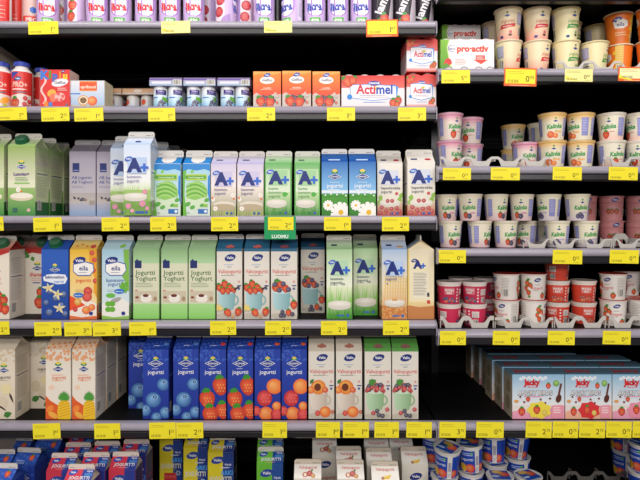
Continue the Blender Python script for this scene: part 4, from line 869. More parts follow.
SL_ORA = sleevemesh('peach_sleeve', C('c8a488'), lambda a: (a.rect(0, 0, a.W, a.H, C('cfc4b8')), a.grad(0, a.H*.3, a.W, a.H, C('cda084'), C('d8a874')), a.ell(44, a.H*.7, 12, 5, C('dccfc0'))), z0=54, z1=72)
def a_act(small):
    def f(a):
        W, H = a.W, a.H; a.rect(0, 0, W, H, C('e6dfe0')); a.grad(0, H*.62, W, H, C('e06a60'), C('d83a34')); a.grad(0, 0, W, H*.1, C('e0a49c') if small else C('dccfd0'), C('e6dfe0'))
        k = .62 if small else 1.0; cx = W*.52
        a.poly([(W*.13, H*.72), (W*.4, H*.74), (W*.8, H*.7), (W*.84, H*.72), (W*.9, H*.66), (W*.88, H*.3), (W*.5, H*.22), (W*.14, H*.3)], C('4a90d8')); a.poly([(W*.14, H*.7), (W*.4, H*.72), (W*.8, H*.68), (W*.86, H*.66), (W*.87, H*.32), (W*.5, H*.24), (W*.15, H*.32)], C('f0ecee'))
        a.ell(cx, H*.76, 17*k, 6.5*k, C('2a3c9c')); a.text('DANONE', cx, H*.735, 5*k, C('ffffff'), bold=.03, maxw=28*k); a.ell(W*.56, H*.6, 8*k, 5*k, C('d8c83a'))
        hh = 24*k; ww = W*.58
        wid = lambda t: glyphs(t, .03)[2] - glyphs(t, .03)[1]
        wa, wm = wid('Acti'), wid('mel'); kk = (ww - 2*k)/(wa + wm); a.text('Acti', cx - ww/2, H*.44, hh, C('d0344a'), 'l', .03, wa*kk); a.text('mel', cx + ww/2, H*.44, hh, C('2c50b0'), 'r', .03, wm*kk)
        a.lines(cx - ww*.4, H*.375, ww*.85, 2, 4*k, C('8d8aa0'), 1.2*k); a.lines(cx - ww*.3, H*.17, ww*.7, 1, 4, C('4a90d8'), 1.6*k); a.ell(W*.13, H*.34, 7*k, 7*k, C('2f86d4'))
        a.strawb(W*.1, H*.8, 11*k + 3, C('dc4a3a'), .8); a.strawb(W*.18, H*.84, 9*k + 2, C('dc4a3a'), -.5); a.strawb(W*.82, H*.14, 10*k+1, C('d8402f')); a.strawb(W*.9, H*.22, 9*k+1, C('c8302a')); a.strawb(W*.88, H*.1, 8*k, C('d8402f'))
    return f
BX_ACT8 = boxmesh('strawberry_pack_sleeve', 166, 82, 84, C('e0d4d4'), a_act(False), lambda b: (b.rect(0, 0, b.W, b.H, C('d8c4c4')), b.grad(0, b.H*.6, b.W, b.H, C('d8807a'), C('d04a44')), b.lines(8, b.H*.5, b.W-16, 6, 5, C('a89ca4'), 1.2)), lambda t: (t.rect(0, 0, t.W, t.H, C('d8403a'))))
def scallop(key, W, D, H, col, art, sideart, n=2, amp=5, mat=None):    # wrap that follows the rounded bottles: wavy top and bottom edges
    mb = MB(); w, d, h = W*.001, D*.001, H*.001; A = amp*.001; N = 12*n
    us = [i/N for i in range(N+1)]; wv = [abs(math.sin(PI*n*u))**.6 for u in us]
    pts = [((u-.5)*w, h - A + A*k) for u, k in zip(us, wv)]; low = [((u-.5)*w, 0) for u in us]
    for i in range(N):
        for y, fl in ((0, 1), (d, -1)):
            q = [(low[i][0], y, low[i][1]), (low[i+1][0], y, low[i+1][1]), (pts[i+1][0], y, pts[i+1][1]), (pts[i][0], y, pts[i][1])]
            mb.face(q if fl > 0 else q[::-1], col)
        mb.face([(pts[i][0], 0, pts[i][1]), (pts[i+1][0], 0, pts[i+1][1]), (pts[i+1][0], d, pts[i+1][1]), (pts[i][0], d, pts[i][1])], col)
    for s in (-1, 1): mb.face([(s*w/2, 0, 0), (s*w/2, d, 0), (s*w/2, d, h-A), (s*w/2, 0, h-A)], col)
    mb.face([(-w/2, 0, 0), (w/2, 0, 0), (w/2, d, 0), (-w/2, d, 0)], col)
    a = Art(W, H); art(a)
    mb.flat(a, lambda u, v, o: (u-w/2, -o, min(v, h - A + A*abs(math.sin(PI*n*min(1, max(0, u/w))))**.6)))
    for s in (1, -1):
        b = Art(D, H-amp); sideart(b); mb.flat(b, (lambda u, v, o: (w/2+o, u, v)) if s > 0 else (lambda u, v, o: (-w/2-o, d-u, v)))
    return mb.mesh(key, mat or M_CARTON)
def actside(b): b.rect(0, 0, b.W, b.H, C('cfc0c0')); b.grad(0, b.H*.6, b.W, b.H, C('d0807c'), C('c84a44')); b.lines(8, b.H*.5, b.W-16, 6, 5, C('a89ca4'), 1.2)
BX_ACTS = scallop('small_strawberry_sleeve', 84, 82, 88, C('d8403a'), lambda a: (a_act(True)(a), a.grad(0, 0, a.W, a.H*.1, C('d84a40'), C('e6b8b4'))), actside)
def a_proac(a):
    W, H = a.W, a.H; a.rect(0, 0, W, H, C('eee8e6')); a.grad(0, 0, 26, H, C('4a8f24'), C('86c23c')); a.poly([(26, 0), (34, 0), (22, H*.4), (16, H*.75), (22, H), (26, H)], C('c8dc8c')); a.poly([(34, 0), (24, H*.4), (18, H*.75), (24, H), (60, H), (60, 0)], C('eee8e6'))
    a.ell(31, H*.72, 12, 9, C('3a4a8c')); a.ell(32, H*.72, 11, 8, C('eeeaea')); a.text('Becel', 31, H*.68, 5, C('3a4a8c'), bold=.02)
    a.text('pro·activ', 43, H*.62, 16, C('de4a34'), 'l', .045, 88); a.poly([(16, H*.26), (8, H*.2), (12, H*.36), (20, H*.42), (28, H*.36), (30, H*.24), (22, H*.18)], C('d83a38'))
    a.lines(38, H*.36, 30, 4, 4, C('e8988c'), 1.4); a.poly([(92, H*.5), (116, H*.5), (116, H*.36), (124, H*.36), (106, H*.22), (86, H*.36), (92, H*.36)], C('de4a3c')); a.lines(94, H*.43, 20, 2, 5, C('f6d8d0'), 2)
    for x in (22, 62, 100, 130): a.ell(x, 3, 11, 9, C('8a868a')); a.ell(x, 1, 10, 8, C('e4e0e2'))
BX_PROA = boxmesh('cholesterol_pack_sleeve', 140, 80, 82, C('dcd6d4'), a_proac, lambda b: (b.rect(0, 0, b.W, b.H, C('7fb43c')), b.lines(8, b.H*.8, b.W-16, 10, 5, C('c8dc9c'), 1.2)), None)
def capmesh(r, h, c):
    mb = MB(); mb.lathe([[(r, 0), (r, h-.001)], [(r, h-.001), (r-.001, h)], [(r-.001, h), (0, h)]], 20, c); return mb.mesh('pack_cap', M_CAP)
CAPM = capmesh(.0105, .006, C('cfc6c4'))
def place_pack(me, x0, x1, Y, z, W, H, D, n, label, group=None, rot=0.0):
    R = place_box(me, x0, x1, Y, z, W, 'bottle_multipack', label, 'multipack', group, rot)
    for iy in (0, 1):
        for ix in range(n): put('bottle_cap', CAPM, R, ((-.5 + (ix+.5)/n)*W*.001, D*.001*(.22 + .55*iy), H*.001 - .0008))
    return R

# ================================================================ trays, tags, shelves
def tray(x0, x1, dips, z, label, mat=None, Y0=.021, Yd=.062, hi=.034, lo=.013, name='cup_tray', group='moulded cup trays'):
    Ym = Y0 + .045
    X0, X1 = PX(x0, Ym), PX(x1, Ym); D = sorted(PX(d, Ym) for d in dips)
    mb = MB(); N = 96; half = .037
    def prof(x):
        m = min(abs(x - d) for d in D); t = max(0.0, min(1.0, (m - .010) / (half - .018))); t = t*t*(3-2*t)
        return lo + (hi-lo)*t, max(0.0, (.020)*max(0, (t-.55)/.45))
    th = .0022
    pts = [(X0 + (X1-X0)*i/N,) + prof(X0 + (X1-X0)*i/N) for i in range(N+1)]
    g = (0, 0, 0)
    for i in range(N):
        (xa, ta, ba), (xb, tb, bb) = pts[i], pts[i+1]
        for y in (Y0, Y0+th): mb.face([(xa, y, ba), (xb, y, bb), (xb, y, tb), (xa, y, ta)], g, True, ('f', y))
        mb.face([(xa, Y0, ta), (xb, Y0, tb), (xb, Y0+th, tb), (xa, Y0+th, ta)], g, True, 'top'); mb.face([(xa, Y0, ba), (xb, Y0, bb), (xb, Y0+th, bb), (xa, Y0+th, ba)], g, True, 'bot')
    gaps = [(D[i]+D[i+1])/2 for i in range(len(D)-1) if D[i+1]-D[i] < .1]
    for gx in gaps:
        hh = prof(gx)[0]; ww = .0018
        mb.prism([(gx-ww*1.2, hh*.55), (gx-ww, hh), (gx+ww, hh), (gx+ww*1.2, hh*.55)], 'y', Y0+th, Y0+Yd, g)
        mb.box(gx-ww, Y0+Yd-.004, 0, gx+ww, Y0+Yd, hh*.9, g)
    mb.box(X0, Y0+th, 0, X0+.002, Y0+.006, hi*.6, g); mb.box(X1-.002, Y0+th, 0, X1, Y0+.006, hi*.6, g)
    me = mb.mesh('moulded_tray', mat or M_TRAY)
    o = put(name, me, None, (0, 0, z)); tag(o, label, 'tray', group); return o

YEL = C('f6e62e')
def a_tag(price, W, H, overexposed=False, orange=False):
    def f(a):
        bg = YEL if not overexposed else C('f2ea96'); m = 0  # paler yellow paints in the overexposure of brightly lit cards
        if orange: a.rect(0, 0, W, H, C('e8641c')); m = 3.5; a.rect(m, m+3, W-m, H-m, C('f6efb4') if overexposed else YEL); a.lines(14, 1.2, W-24, 1, 2, C('f4cca8'), 1.2)
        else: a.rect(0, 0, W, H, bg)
        if overexposed: a.poly([(2, H*.2), (W*.5, 1), (W*.4, H*.14), (2, H*.42)], YEL)
        dk = C('4a441c'); tx = mixc(C('6a5f1c'), bg, .25)
        a.lines(5 + m, H*.82 - m*.4, W*.55, 2, H*.1, tx, .8, 3)
        a.barcode(4 + m, H*.08 + m, W*.38, H*.22, mixc(dk, bg, .3), None, len(price)+3)
        if price:
            e, c = price.split('.'); x = W*.78
            a.text(e, x, H*.22 + m*.4, H*.33, dk, 'r', .005); a.text(c, x + 1.2, H*.38 + m*.4, H*.17, dk, 'l', .0)
            a.lines(W*.72, H*.1 + m*.4, W*.2, 1, 2, tx, .8)
    return f
def price_tag(x0, x1, y0, y1, price, label, skew=0.0, overexposed=False, orange=False, dY=-.0124):
    Y = dY; w = (x1-x0)*(CD+Y)/FPX; h = (y1-y0)*(CD+Y)/FPX
    W, H = w*1000, h*1000; mb = MB(); t = .0005
    a = Art(W, H); a_tag(price, W, H, overexposed, orange)(a)
    mb.box(-w/2, 0, -h, w/2, t, 0, C('e8641c') if orange else YEL if not overexposed else C('f2ea96'))
    mb.flat(a, lambda u, v, o: (u-w/2, -o, v-h), .0001)
    o = put('price_tag', mb.mesh('price_card', M_TAG), None, (PX((x0+x1)/2, Y), Y, PZ(y0, Y)))
    o.rotation_euler = (math.radians(2.0), math.radians(skew), 0)
    return tag(o, label, 'price tag', 'price tags on the shelf edges')

def shelf(x0, x1, z, label, depth=.45, thin=False):
    X0, X1 = PX(x0, 0), PX(x1, 0); g = (0, 0, 0)
    R = root('shelf', ((X0+X1)/2, 0, z), label, 'shelf', 'fridge shelves'); hw = (X1-X0)/2
    mb = MB(); mb.prism([(.011, -.012), (depth, -.012), (depth, -.0002), (.011, -.0002)], 'x', -hw, hw, g); put('board', mb.mesh('shelf_board', M_BOARD), R)
    mb = MB(); mb.prism([(.0108, -.0002), (.002, -.0003), (-.004, -.0010), (-.0078, -.0035), (-.0104, -.0075), (-.0117, -.012), (-.0110, -.016), (-.0092, -.0188), (-.007, -.0200), (.0108, -.0200)], 'x', -hw, hw, g); put('price_rail', mb.mesh('shelf_rail', M_RAIL), R)
    mb = MB(); mb.prism([(-.0070, -.0204), (-.0104, -.0230), (-.0108, -.0345), (-.007, -.0385), (.0108, -.0385), (.0108, -.0204)], 'x', -hw, hw, g); put('lower_lip', mb.mesh('shelf_lip', M_LIP), R)
    for s in (-1, 1):
        mb = MB(); xa, xb = sorted((s*hw, s*(hw-.0018))); mb.prism([(.02, -.013), (depth, -.013), (depth, -.05), (depth-.12, -.05), (.03, -.022)], 'x', xa, xb, g); put('bracket', mb.mesh('shelf_bracket', M_LIP), R)
        mb = MB(); xa, xb = sorted((s*(hw+.0002), s*(hw+.0022))); mb.prism([(.010, .001), (.001, .0014), (-.0065, -.001), (-.0130, -.005), (-.0160, -.011), (-.0160, -.036), (-.010, -.0395), (.010, -.0395)], 'x', xa, xb, g); put('end_cap', mb.mesh('rail_end', M_RAIL), R)
    return R
# ================================================================ the setting
ZA, ZB, ZC = [PZ(p, -.002) for p in (21, 106, 215.5)]
ZD, ZE = [PZ(p, .02) for p in (319, 419)]
Z1, Z2 = [PZ(p, -.002) for p in (68.5, 166)]
Z3, Z4 = [PZ(p, .02) for p in (248, 328)]
ZF = .33; ZG = .405
YB = .47
XL, XR = PX(-25, 0), PX(690, 0)
def quad(name, a, mat, th=.02):
    mb = MB(); mb.box(*a, (0, 0, 0)); return struct(name, mb.mesh(name, mat))
quad('floor', (-3, -3, -.02, 3, 1.0, 0), M_FLOOR)
mb = MB(); mb.box(XL-.03, YB, 0, XR+.03, YB+.03, 2.1, (0, 0, 0))
for i in range(62): mb.prism([(YB, .36+i*.028), (YB-.006, .364+i*.028), (YB-.006, .374+i*.028), (YB, .384+i*.028)], 'x', XL, XR, (0, 0, 0))
struct('wall_back', mb.mesh('wall_back', M_DARK))
mb = MB(); mb.box(XL-.03, .2905, 0, XL-.001, YB, 2.1, (0, 0, 0)); struct('wall_left', mb.mesh('wall_left', M_DARK))
quad('trim_1', (XL-.03, -.03, .0, XL-.001, .29, 2.1), M_BEIGE)
quad('wall_right', (XR+.001, -.03, 0, XR+.03, YB, 2.1), M_DARK)
# cabinet base decks under the lowest goods
mb = MB(); mb.box(XL, -.10, 0, PX(427.5, 0), YB-.007, ZF, (0, 0, 0)); tag(put('base_deck', mb.mesh('base_deck', M_BOARD)), 'dark base deck holding the lowest cartons, at the bottom left', 'fridge base')
mb = MB(); mb.box(PX(428, 0), -.10, 0, XR, YB-.007, ZG, (0, 0, 0)); tag(put('base_deck', mb.mesh('base_deck', M_BOARD)), 'dark raised base deck under the blue tubs, at the bottom right', 'fridge base')
mb = MB(); x = PX(436.3, .42)
mb.box(x-.012, YB-.03, ZG+.001, x+.012, YB-.007, 2.05, (0, 0, 0))
o = put('slotted_upright', mb.mesh('upright', M_LIP)); tag(o, 'dark slotted upright between the left and right shelf bays', 'upright')
LE = 435.0; RS = 437.5
for z, lb in ((ZA, 'top left shelf carrying the purple drink bottles'), (ZB, 'left shelf carrying the orange boxes and small bottle packs'), (ZC, 'left shelf with green, daisy and white cartons below the bottle packs'), (ZD, 'left shelf with yellow, mint and white cartons, above the blueberry cartons'), (ZE, 'left shelf with pineapple and dark blue cartons, lowest with a grey rail')):
    shelf(-24, LE, z, lb)
for z, lb in ((PZ(.8, -.01) + .0385, 'shelf crossing the top right picture edge, only its lower rim seen'), (Z1, 'right shelf carrying the green pack, cream and orange yogurt cups'), (Z2, 'right shelf with pink and peach cups, second from the top'), (Z3, 'right shelf with cream cups and tall pink cups'), (Z4, 'right shelf with small pink and red cups'), (ZE, 'right shelf carrying the blue children\'s boxes')):
    shelf(RS, 688, z, lb)

# ================================================================ top row: bottles
G = 'purple drink bottles on the top shelf'
for key, x, Y, rot, lb in (
    ('drink_plainred', 1, .022, 0, 'red drink bottle cut by the left edge of the picture, top shelf'),
    ('drink_plainred', 16, .086, -14, 'plain red drink bottle with a pale side stripe, second on the top shelf'),
    ('drink_redwhite', 32.5, .075, 0, 'pale pink drink bottle with a red band, behind the first purple bottle'),
    ('drink_red', 48, .022, 0, 'purple bottle with red lettering, leftmost of the purple ones'),
    ('drink_red', 60.5, .09, 120, 'shaded purple bottle standing behind, just right of the first purple bottle'),
    ('drink_red', 78, .056, 95, 'purple bottle turned to show strawberries, between two red-lettered bottles'),
    ('drink_red', 97.5, .022, 0, 'purple bottle with red lettering, just right of the bottle turned to strawberries'),
    ('drink_red', 121, .022, -8, 'purple bottle with red lettering, third of the red-lettered row'),
    ('drink_red', 146, .022, 0, 'purple bottle with red lettering, fourth of the red-lettered row'),
    ('drink_red', 170, .022, 0, 'purple bottle with red lettering standing directly over a price tag coloured as if overexposed'),
    ('drink_red', 194, .022, 0, 'purple bottle with red lettering, last before the raspberry sides'),
    ('drink_blue', 209.5, .088, 95, 'purple bottle with raspberries standing behind the last red-lettered bottle'),
    ('drink_blue', 226, .022, 90, 'purple bottle turned to show raspberries and small print, front row'),
    ('drink_blue', 245, .057, 130, 'purple bottle turned backwards, just left of the first blue-lettered bottle'),
    ('drink_blue', 264, .022, 0, 'purple bottle with blue lettering and green panel, first of its kind'),
    ('drink_plainred', 277.5, .09, 140, 'shaded dark bottle behind, between two blue-lettered purple bottles'),
    ('drink_blue', 292, .022, -38, 'blue-lettered purple bottle turned to show its white small-print panel'),
    ('drink_blue', 315, .022, 0, 'blue-lettered purple bottle, third from the right of the purple ones'),
    ('drink_blue', 338, .022, 0, 'blue-lettered purple bottle, second from the right of the purple ones'),
    ('drink_blue', 361, .022, 0, 'blue-lettered purple bottle next to the black bottles'),
    ('drink_black', 382.5, .022, 10, 'black drink bottle with strawberry over the orange framed tag, leftmost black one'),
    ('drink_black', 405, .022, 0, 'black drink bottle with strawberry, middle one of the three'),
    ('drink_black', 423, .056, 8, 'black drink bottle with strawberry at the right end of the top shelf')):
    if key == 'drink_plainred' and 'dark bottle' in lb: key = 'drink_black'
    place_bottle(key, x, Y, ZA, rot, lb, G if 'purple' in lb else 'black drink bottles on the top shelf' if 'black' in lb else 'red drink bottles on the top shelf')
# ================================================================ second row
for key, x, Y, rot, lb in (
    ('pro_peach', 1.5, .022, 0, 'red bottle with blue cap and yellow fruit, cut by the left edge'),
    ('pro', 22, .022, 0, 'red bottle with blue cap and strawberry print, whole one by the left edge'),
    ('pro', 12.5, .09, 0, 'red bottle standing behind, its blue cap between the two left front bottles'),
    ('pro', 42.5, .078, -70, 'red bottle with blue cap and pale side turned forward, behind the swirl box')):
    place_bottle(key, x, Y, ZB, rot, lb, 'red bottles with blue caps')
place_box(BX_KIP, 40.5, 69.7, .017, ZB, 78, 'drink_box', 'red box with colourful round lettering and white swirl', 'carton box', 'red swirl boxes').scale[2] = .96
place_box(BX_KIP, 45, 74, .128, ZB, 78, 'drink_box', 'shaded red and pink box behind the swirl box', 'carton box', 'red swirl boxes')
place_box(BX_APR, 70.5, 104.5, .022, ZB, 90, 'drink_box', 'pale blue box with an apricot and orange label', 'carton box')
for x0, x1, lb in ((107.5, 128, 'shaded peach bottle pack half hidden behind the apricot box'), (122.5, 153.5, 'peach sleeve pack of small bottles, set back left of the purple packs')):
    multipack('peach', SL_ORA, PHB, PHC, x0 if x0 > 110 else 91, x1 if x0 > 110 else 121.5, .10, ZB, .058, lb, 'small bottle packs', .0176)
for x0, x1, lb in ((149.5, 182, 'purple sleeve pack of blueberry bottles, leftmost of the three'), (183.5, 215.5, 'purple sleeve pack of blueberry bottles, middle of the three'), (217.5, 250, 'purple sleeve pack of blueberry bottles beside the orange boxes')):
    multipack('blue', SL_PUR, BLB, BLC, x0, x1, .023, ZB, .066, lb, 'small bottle packs', .0182)
for x0, x1, Y, lb in ((253.3, 281, .023, 'orange berry box, left of the three'), (282.3, 311, .018, 'orange berry box, middle and nearest of the three'), (312.5, 340, .023, 'orange berry box, right of the three, beside the large white pack')):
    place_box(BX_GEF, x0, x1, Y, ZB, 72, 'drink_box', lb, 'carton box', 'orange berry drink boxes')
place_pack(BX_ACT8, 341.5, 404.5, .022, ZB, 166, 84, 82, 4, 'large white and red strawberry bottle pack with red and blue lettering', 'white and red strawberry packs')
p = place_pack(BX_ACT8, 341.5, 404.5, .118, ZB, 166, 84, 82, 4, 'shaded strawberry bottle pack behind the large front one', 'white and red strawberry packs'); p.scale = (p.scale[0]*1.02, 1, 1.07)
s = place_pack(BX_ACTS, 406.5, 436, .022, ZB, 84, 88, 82, 2, 'small strawberry bottle pack standing on the shelf, lower of two', 'white and red strawberry packs')
s = place_pack(BX_ACTS, 406.5, 437.5, .020, ZB + .088*1.0 + .0052, 84, 88, 82, 2, 'small strawberry bottle pack stacked on another beside the green one', 'white and red strawberry packs', rot=1.5)
p = place_pack(BX_ACTS, 406.5, 436, .118, ZB, 84, 88, 82, 2, 'shaded strawberry bottle pack behind the two stacked small ones, lower', 'white and red strawberry packs')
p = place_pack(BX_ACTS, 406.5, 436, .118, ZB + .0932, 84, 88, 82, 2, 'shaded strawberry bottle pack behind the two stacked small ones, upper', 'white and red strawberry packs')

# ================================================================ cartons
def row(z, items):
    for it in items:
        place_carton(it[0], it[1], it[2], it[3], z, it[4], it[5], *it[6:])
g1, g2, g3, g4 = 'green cartons with screw caps', 'lavender cartons', 'pale cartons with a large letter', 'blue and green leaf cartons'
row(ZC, [
 ('luonto', -21, 4, .022, 'green screw-cap carton cut by the left edge', g1),
 ('luonto', 8, 35.2, .016, 'green and cream carton with a dark green screw cap, whole one at the front', g1),
 ('luonto', 25, 50, .093, 'green carton right behind the whole screw-cap carton', g1),
 ('luonto', 39.7, 63.5, .170, 'shaded green carton third deep behind the screw-cap carton', g1),
 ('ab', 69.5, 95.5, .125, 'lavender grey carton with navy double title, left one', g2),
 ('ab', 96.9, 122.5, .129, 'lavender grey carton set back, half hidden by the tall white one', g2),
 ('aplus_tall', 110.5, 137, .0595, 'tall white carton with pink flowers, half hidden behind its neighbour', g3),
 ('aplus_tall', 123.7, 150.5, -.010, 'tall white carton with pink flowers and green grass, nearest of the pair', g3),
 ('leaf', 153, 180.5, .022, 'short blue carton with green leaf swirl, left of the pair', g4),
 ('leaf', 183, 210, .022, 'short blue carton with green leaf swirl, right of the pair', g4),
 ('aplus_pink', 211, 236, .022, 'short lavender-topped carton with a daisy, left of the pair', g3),
 ('aplus_pink', 237.3, 263.5, .022, 'short lavender-topped carton with a daisy, beside the green ones', g3),
 ('aplus_green', 264.7, 291.5, .018, 'short green carton with big navy letter over the green sign', g3),
 ('aplus_green', 294.5, 320, .022, 'short green carton with big navy letter, right of the pair', g3),
 ('daisy', 321.7, 347.8, .022, 'bright blue carton with daisies on grass, left of the pair', 'blue daisy cartons'),
 ('daisy', 349.2, 375.8, .020, 'bright blue carton with daisies on grass, right of the pair', 'blue daisy cartons'),
 ('aplus_berry', 377.3, 402.5, .040, 'cream carton with cherries, set back left of its twin', g3),
 ('aplus_berry', 407.5, 435, .018, 'cream carton with cherries at the right end of its shelf', g3)])
for i, (xr, Y) in enumerate(((165, .16), (176.5, .234), (185.5, .308), (194, .382))):
    place_carton('aplus_tall', xr - 26.5*1.37/(1.35+Y), xr, Y, ZC, ('shaded tall carton, second deep behind the pink flower carton', 'shaded tall carton, third deep behind the pink flower carton', 'shaded tall carton, fourth deep behind the leaf cartons', 'shaded tall carton deepest in the row behind the leaf cartons')[i], g3)
gm, gv = 'mint green cartons', 'white cartons with a fruit mug'
row(ZD, [
 ('ihana', -18, 9.3, .018, 'cream carton with a red top, cut by the left edge', 'cream strawberry cartons'),
 ('ihana', -0.5, 24, .092, 'cream red-topped carton, second deep at the left edge', 'cream strawberry cartons'),
 ('ihana', 24.5, 50, .098, 'cream strawberry carton with green cap, half hidden by the dark blue one', 'cream strawberry cartons'),
 ('lakto', 41.5, 68.3, .018, 'dark blue carton with vanilla flowers and a green cap', 'capped carton'),
 ('eila_yellow', 70, 96.7, .018, 'yellow carton with peaches and raspberries', 'cartons with a white oval title'),
 ('eila_blue', 102, 129, .018, 'pale blue carton with clover leaves', 'cartons with a white oval title'),
 ('jogurtti', 133.3, 159, .022, 'mint green carton with a chocolate bowl, left of three', gm),
 ('jogurtti', 161.3, 187.5, .022, 'mint green carton with a chocolate bowl, middle of three', gm),
 ('jogurtti', 188.7, 215, .022, 'mint green carton with a chocolate bowl, right of three', gm),
 ('valio_straw', 216.8, 242, .022, 'white carton with strawberries in a blue mug, beside the mint ones', gv),
 ('valio_straw', 244.3, 269.3, .022, 'white carton with strawberries in a blue mug, second from the mint ones', gv),
 ('valio_mix', 271, 297, .022, 'white carton with strawberries and dark berries below the green sign', gv),
 ('valio_mix', 301, 324.5, .112, 'shaded white berry mug carton pushed back into the shelf', gv),
 ('aplus_grass', 326.7, 352.3, .022, 'pale green carton with tall grass and white bowl, nearer one', g3),
 ('aplus_grass', 353.5, 377.5, .074, 'shaded pale green grass carton pushed back beside its twin', g3),
 ('grain', 382, 407, .018, 'white and tan carton with ears of grain and big letter', 'grain cartons'),
 ('grain', 407.6, 434, .020, 'tan carton turned sideways showing its pointed end and small print', 'grain cartons', 90.0)])
gb, gs, gp = 'dark blue blueberry cartons', 'dark blue strawberry cartons', 'dark blue peach cartons'
row(ZE, [
 ('vanilla', -12, 15, .020, 'cream vanilla carton cut by the left edge', 'cream vanilla cartons'),
 ('vanilla', 3, 28.3, .096, 'cream vanilla carton second deep at the left edge', 'cream vanilla cartons'),
 ('vanilla', 29.3, 54, .098, 'cream vanilla carton set back left of the pineapple cartons', 'cream vanilla cartons'),
 ('pineapple', 45.8, 70.7, .019, 'white and orange carton with a pineapple, left of the pair', 'pineapple cartons'),
 ('pineapple', 72.3, 95.3, .019, 'white and orange carton with a pineapple, right of the pair', 'pineapple cartons'),
 ('pineapple', 84.5, 106.8, .094, 'pale carton second deep behind the right pineapple carton', 'pineapple cartons'),
 ('pineapple', 96.5, 117.5, .170, 'shaded pale carton third deep behind the right pineapple carton', 'pineapple cartons'),
 ('blueberry', 128.7, 153, .098, 'blueberry carton set back, half hidden, leftmost of the blue ones', gb),
 ('blueberry', 143, 168.5, .019, 'blueberry carton at the front, left of the pair', gb),
 ('blueberry', 173.3, 198.5, .022, 'blueberry carton at the front beside the strawberry carton', gb),
 ('strawberry', 199.7, 226, .020, 'dark blue strawberry carton beside the blueberry ones', gs),
 ('strawberry', 227.5, 253, .020, 'dark blue strawberry carton beside the peach ones', gs),
 ('peach', 254.7, 280.5, .020, 'dark blue peach and raspberry carton, left of the pair', gp),
 ('peach', 281.7, 306.7, .020, 'dark blue peach and raspberry carton beside the white mug cartons', gp),
 ('valio_apricot', 308.6, 334.2, .022, 'white carton with apricots in a mug, left of the pair', gv),
 ('valio_apricot', 336, 362, .022, 'white carton with apricots in a mug, right of the pair', gv),
 ('valio_berry', 364.8, 391, .020, 'white green-topped carton with berry mug, left of the pair', gv),
 ('valio_berry', 392.3, 418.3, .020, 'white green-topped carton with berry mug, last on its shelf', gv)])
# bottom deck: the carton tops seen from above; the depth follows from the height of each sealed fin
ZT = ZF + .162 + .024 + .013
def low(key, x0, x1, ytop, label, group, rot=0.0):
    Y = YFROM(ytop, ZT); Yf = Y - CART[key]['d']/2
    k = (CD + Y)/(CD + Yf)
    place_carton(key, 320 + (x0-320)*k, 320 + (x1-320)*k, Yf, ZF, label, group, rot)
gbs, gar, gay, gw = 'blue cartons on the bottom deck', 'red and blue cartons on the bottom deck', 'yellow and blue cartons on the bottom deck', 'white fruit cartons on the bottom deck'
for a in (
 ('blue_short', -9, 18, 463, 'blue strawberry carton nearest in the bottom left corner', gbs, -3),
 ('blue_short', -9, 15, 449, 'blue carton second deep, cut by the left edge at the bottom', gbs),
 ('blue_short', 17, 41.5, 447.5, 'blue carton catching the light, second deep beside the red cartons', gbs, -5),
 ('blue_short', 8, 33, 436, 'blue carton third deep near the left edge, bottom deck', gbs, -3),
 ('blue_short', 37.5, 62, 435.5, 'shaded blue carton right under the leftmost bottom price tag', gbs, 1),
 ('arki_red', 68.5, 95, 464, 'red and blue carton nearest the viewer on the bottom deck', gar, -2),
 ('arki_red', 51.8, 77.4, 452.8, 'red and blue carton left of and behind the nearest red one', gar, -1),
 ('arki_red', 84, 109.7, 452, 'red and blue carton right of and behind the nearest red one', gar, -1),
 ('arki_red', 66, 91, 442.2, 'red and blue carton third deep, left', gar, -1),
 ('arki_red', 95, 120, 440.8, 'red and blue carton third deep, under the second bottom price tag', gar),
 ('arki_red', 71, 95, 431.5, 'red and blue carton deepest, shaded by the shelf', gar),
 ('arki_red', 113, 139, 451.5, 'red and blue carton at the front right of the red ones', gar),
 ('arki_red', 124, 149.3, 439, 'red and blue carton behind the front right red one', gar),
 ('arki_yellow', 210, 235, 435.2, 'yellow and blue raspberry carton, right and nearest of three', gay),
 ('arki_yellow', 186, 209.5, 431, 'yellow and blue raspberry carton, middle of three', gay),
 ('arki_yellow', 162.5, 185, 424.5, 'yellow and blue raspberry carton, left and deepest of three', gay),
 ('arki_green', 258, 283.5, 446.5, 'bright green and blue carton, nearer one', 'green and blue cartons on the bottom deck'),
 ('arki_green', 258, 283, 435, 'bright green and blue carton hidden behind its twin', 'green and blue cartons on the bottom deck'),
 ('white_apple', 294.5, 321.3, 459, 'white apple carton leftmost of the front white ones', gw),
 ('white_apple', 312.5, 336.5, 436, 'shaded white apple carton set far back on the left', gw),
 ('white_apple', 336, 361, 446, 'white carton second deep, behind the right apple carton', gw),
 ('white_apple', 337, 363.5, 459.3, 'white apple carton at the front, right of the other front apple one', gw),
 ('white_banana', 364, 388, 435.5, 'shaded white carton deepest in the middle of the white ones', gw),
 ('white_banana', 366, 391, 447.3, 'white carton directly behind the front banana carton', gw),
 ('white_banana', 371, 398, 461, 'white banana carton at the front', gw, -1),
 ('white_banana', 389, 412, 434.3, 'shaded white banana carton below the last left price tag', gw),
 ('white_banana', 400.5, 426, 446.3, 'white banana carton rightmost, beside the blue tubs', gw)):
    low(*a)

# ================================================================ right bay: cups
def stack(x, Y, z, items, group, name='yogurt_cup', cat='yogurt cup', scale=(1,1,1)):
    for key, rot, lb in items:
        if lb: place_cup(key, x, Y, z, rot, lb, group, name, cat, scale)
        z += CUP[key]['h']*scale[2]
